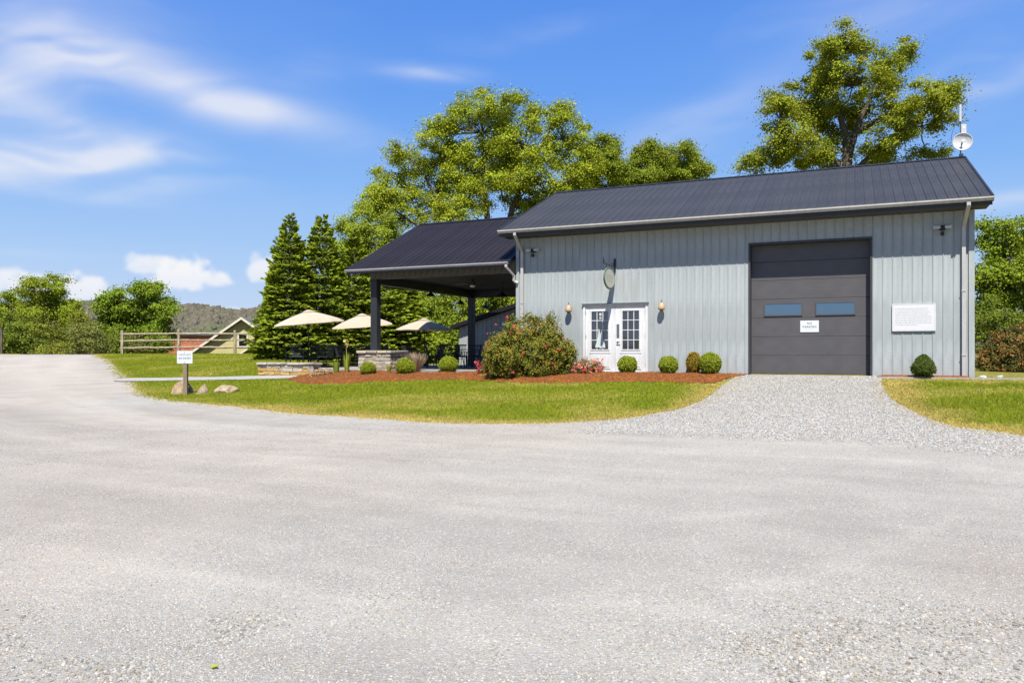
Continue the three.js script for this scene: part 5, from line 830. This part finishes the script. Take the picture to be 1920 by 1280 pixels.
// ---------------------------------------------------------------- planting bed
function clipped(px, yTop, yBase, half, c, seed, label, group, conical = 0) {
  let d = gp(px, yBase)[1], r = half * d / F * 1.08; d += r * .6; while (px > 990 && toUV((px - 960) * d / F, d)[1] > -r - .05) d -= .02; r = half * d / F;
  const x = (px - 960) * d / F, y0 = ground(x, d) + .05, H = HC - (yTop - Y0) * d / F - y0, t = thing('boxwood', label, 'shrub', [x, y0, -d], 0, group), R = rng(seed), n = 11000, L = new Leaves(n);
  const stemsG = []; for (let k = 0; k < 7; k++) { const a = R() * 6.28; stemsG.push(bar([Math.cos(a) * .04, -.02, Math.sin(a) * .04], [Math.cos(a) * r * .5, H * .6, Math.sin(a) * r * .5], .012, 5, .006)); }
  obj('stems', stemsG, M.bark, t);
  while (L.n < n) { const [ux, uy, uz] = unit(R), bump = 1 + .3 * (fbm(ux * 3.4 + seed, uy * 3.4, uz * 3.4, 3) - .5) + (R() < .03 ? .12 * R() : 0), rr = (1 - .35 * R() * R()) * bump, tap = 1 - conical * (uy + .3) * .5; leafAt(L, R, ux * r * rr * tap * 1.02, H * .51 + uy * H * .5 * rr, uz * r * rr * tap, ux, uy, uz, .25, .034, .02, c, .34); }
  stuff(obj('foliage', L.geo(), waxLeaf, t));
}
const BOX = [.215, .28, .012];
[[690, 679, 706, 14.5, 'small clipped boxwood ball in front of the stone pier'], [760, 672, 705.5, 18, 'clipped boxwood ball in front of the pale ornamental grass'], [840.5, 668, 701.5, 18.5, 'clipped boxwood ball before the porch tables'], [1176.5, 668, 701, 17.5, 'clipped boxwood ball against the white double door'], [1253.5, 668, 706, 17.5, 'clipped boxwood ball below the wall lantern on bare siding'], [1332, 661, 705, 20, 'largest clipped boxwood ball beside the overhead door']].forEach(([px, a, b, h, label], i) => clipped(px, a, b, h, BOX, 90 + i, label, 'clipped boxwoods in the mulch bed', i < 3 ? .25 : 0));
clipped(1301, 660, 698, 13, [.27, .21, .022], 97, 'golden yellow clipped shrub behind the largest boxwood', 'clipped boxwoods in the mulch bed'); clipped(1732, 665, 703, 21, [.075, .115, .012], 98, 'dark green cone shaped shrub under the white wall notice', 'clipped boxwoods in the mulch bed', .75);
function flower(L, R, x, y, z, ox, oy, oz, r, c) { for (let k = 0; k < 9; k++) { const a = k * 2.4, q = .35 + .65 * (k / 9), dx = ox + Math.cos(a) * q, dy = oy + .2 + Math.sin(a * 1.3) * q * .7, dz = oz + Math.sin(a) * q; leafAt(L, R, x, y, z, dx * 2.2, dy * 2.2, dz * 2.2, 0, r, r * .8, c, .2); } }
function bush(name, label, category, group, px, yBase, d0, lobesPx, n, len, cols, seed, fl = [], o = {}) {
  const [gx, gd] = d0 ? [(px - 960) * d0 / F, d0] : gp(px, yBase), d = gd, t = thing(name, label, category, [gx, ground(gx, d) + (o.lift ?? .04), -d], 0, group), R = rng(seed), gy = ground(gx, d) + (o.lift ?? .04), s = d / F;
  const lobes = lobesPx.map(([a, b, rx, ry, dd = 0]) => [(a - 960) * s - gx, HC - (b - Y0) * s - gy, -dd, rx * s, ry * s, (rx + ry) / 2 * s * .9]), tot = lobes.reduce((a, l) => a + Math.pow(l[3] * l[4], .9), 0), L = new Leaves(n), st = [];
  lobes.forEach((l) => {
    const m = Math.round(n * Math.pow(l[3] * l[4], .9) / tot), nc = Math.round(m / 26); st.push(bar([(R() - .5) * .2, -.03, (R() - .5) * .2], [l[0], l[1], l[2]], .02, 5, .008));
    for (let k = 0; k < nc; k++) { const [ux, uy, uz] = unit(R), rr = 1 - .55 * Math.pow(R(), 1.8), q = o.sprig ?? .09, cx = l[0] + ux * l[3] * rr, cy = Math.max(.06, l[1] + uy * l[4] * rr), cz = l[2] + uz * l[5] * rr, col = cols[Math.floor(R() * cols.length)]; for (let j = 0; j < 26; j++) leafAt(L, R, cx + gauss(R) * q, Math.max(.03, cy + gauss(R) * q), cz + gauss(R) * q, ux, uy, uz, .15, len, len * (o.asp ?? .55), col, .34); }
  });
  obj('stems', st, M.bark, t); stuff(obj('foliage', L.geo(), o.mat ?? waxLeaf, t));
  fl.forEach(([a, b, r, c]) => { const X = (a - 960) * s - gx, Y = HC - (b - Y0) * s - gy; let zf = 0; for (const l of lobes) { const q = 1 - ((X - l[0]) / l[3]) ** 2 - ((Y - l[1]) / l[4]) ** 2; if (q > 0) zf = Math.max(zf, l[2] + Math.sqrt(q) * l[5]); } const F1 = new Leaves(9); flower(F1, R, X, Y, zf + .05, 0, .2, .6, r * .7, c); obj('flower', F1.geo(), petalMat, t); });
  return t;
}
const RED = [.46, .02, .025], ORG = [.50, .14, .05], PNK = [.52, .04, .09];
bush('flowering_bush', 'large rounded olive green bush dotted with red blooms at the barn corner', 'shrub', null, 992, 712, 23.6, [[992, 662, 80, 46, 0], [945, 668, 40, 34], [1000, 660, 50, 40, .2], [1045, 665, 36, 36], [985, 628, 46, 28], [1025, 625, 30, 24], [950, 640, 32, 24], [1000, 690, 66, 22, -.1], [1035, 598, 10, 12], [990, 597, 10, 10], [1008, 602, 12, 10], [960, 605, 10, 12], [925, 655, 20, 20], [930, 690, 24, 18], [1062, 668, 18, 26], [960, 705, 30, 8]], 52000, .058, [[.18, .19, .018], [.215, .20, .02], [.14, .17, .016], [.245, .19, .025], [.12, .155, .018]], 101,
  [[950, 594, .09, RED], [931, 608, .07, RED], [962, 613, .09, RED], [958, 623, .07, RED], [973, 620, .07, RED], [914, 625, .06, RED], [1020, 600, .06, ORG], [1057, 633, .08, ORG], [1019, 649, .07, RED], [1048, 654, .09, RED], [980, 661, .06, RED], [1035, 682, .08, PNK], [961, 697, .10, PNK], [920, 640, .07, ORG], [910, 650, .06, ORG], [997, 620, .05, ORG]], { sprig: .1 });
{ const R = rng(7), f = (x0, x1, y0, y1, n, cs) => Array.from({ length: n }, () => [x0 + R() * (x1 - x0), y0 + R() * (y1 - y0), .045 + .035 * R(), cs[Math.floor(R() * cs.length)]]);
  bush('azalea', 'low red azalea in bloom tucked against the large flowering bush', 'shrub', null, 908, 704, null, [[905, 692, 13, 12], [915, 688, 12, 14], [925, 696, 14, 9]], 5000, .03, [[.10, .12, .014], [.08, .10, .015]], 102, f(892, 922, 677, 702, 42, [RED, RED, PNK]), { sprig: .05 });
  bush('azalea', 'salmon and red azalea in bloom at the foot of the white door', 'shrub', null, 1098, 704, null, [[1085, 690, 18, 13], [1105, 684, 20, 14], [1118, 690, 14, 12], [1098, 696, 26, 8]], 8000, .032, [[.30, .22, .08], [.22, .2, .04], [.34, .17, .08], [.12, .12, .02]], 103, f(1067, 1131, 671, 703, 60, [ORG, ORG, RED, [.6, .3, .2]]), { sprig: .05 });
}
bush('photinia_bush', 'dense bronze and gold leaved shrub standing beyond the barn corner', 'shrub', null, 1895, 704, 23.5, [[1880, 668, 40, 36], [1915, 648, 44, 40], [1955, 665, 40, 46], [1858, 684, 22, 20], [1892, 636, 30, 24], [1900, 688, 56, 20]], 34000, .065, [[.22, .13, .03], [.12, .105, .02], [.06, .075, .016], [.30, .17, .045], [.10, .11, .018]], 104, [], { sprig: .1 });
// pale ornamental grass, iris stalks, dried flower heads
function spikes(name, label, category, px, yBase, n, h, spread, lean, c, seed, w = .008, mat = leafMat) {
  const [x, d] = gp(px, yBase), t = thing(name, label, category, [x, ground(x, d) + .05, -d]), R = rng(seed), L = new Leaves(n); for (let k = 0; k < n; k++) { const a = R() * 6.28, r = spread * Math.sqrt(R()) * .35, le = lean * (.2 + R()), dx = Math.cos(a) * le, dz = Math.sin(a) * le, m = 1 / Math.hypot(dx, 1, dz), tone = .7 + .6 * R(); L.add(Math.cos(a) * r, -.02, Math.sin(a) * r, dx * m, m, dz * m, -Math.sin(a), 0, Math.cos(a), h * (.6 + .5 * R()), w * (.7 + .6 * R()), c[0] * tone, c[1] * tone, c[2] * tone, .02); } stuff(obj('blades', L.geo(), mat, t)); return t;
}
spikes('ornamental_grass', 'pale pinkish straw ornamental grass clump behind the boxwood ball', 'plant', 778, 700, 900, .72, .4, .55, [.52, .40, .27], 111, .016);
const iris = spikes('iris_clump', 'tall yellow green flower stalk with strap leaves beside the stone pier', 'plant', 650, 703, 60, .75, .16, .16, [.26, .30, .03], 112, .03); obj('flower_stalk', bar([0, 0, 0], [-.02, 1.0, 0], .012, 6, .008), std(lin(.34, .35, .06)), iris);
{ const L2 = new Leaves(40), R = rng(6); for (let k = 0; k < 4; k++) flower(L2, R, -.02 + (R() - .5) * .1, 1.0 + k * .05, 0, 0, .4, .3, .09, [.5, .45, .12]); obj('flower_head', L2.geo(), petalMat, iris); }
spikes('iris_clump', 'short strap leaved plant between the low wall and the tall stalk', 'plant', 630, 704, 50, .55, .2, .2, [.22, .28, .03], 113, .04); spikes('iris_clump', 'small yellow green plant at the foot of the stone pier', 'plant', 729, 702, 40, .35, .12, .25, [.32, .33, .03], 114, .04);
bush('dried_perennial', 'tan dried flower heads by the end of the low stone wall', 'plant', null, 603, 708, null, [[600, 700, 16, 6], [612, 698, 10, 6], [590, 703, 8, 4]], 2600, .05, [[.45, .36, .2], [.36, .28, .15], [.5, .38, .18]], 115, [], { sprig: .06, mat: leafMat });
{ const [x, d, y] = gp(403, 1255), L2 = new Leaves(3); L2.add(x - .025, y + .022, -d, .95, .05, .3, -.3, .05, .95, .05, .032, .30, .36, .01, .25); L2.add(x - .015, y + .021, -d + .008, .8, .1, -.6, .6, 0, .8, .035, .02, .33, .38, .012, .2); tag(obj('fallen_leaf', L2.geo(), leafMat, scene), 'single bright green leaf lying on the gravel road', 'leaf'); }
{ const R = rng(2), mk = (u, v, s, label) => { const [x, d] = BW(u, v), m = obj('edge_stone', block(s * 1.7, s * .6, s, R).rotateY(.5).rotateZ(.2), std(lin(.6, .59, .55), { map: grainTex }), scene); m.position.set(x, ground(x, d) + s * .2, -d); tag(m, label, 'rock', 'white stones at the barn corner'); }; mk(12.92, -.12, .11, 'white stone lying against the barn corner foot'); mk(13.35, .1, .09, 'white stone half under the bronze shrub'); }
renderer.render(scene, camera);
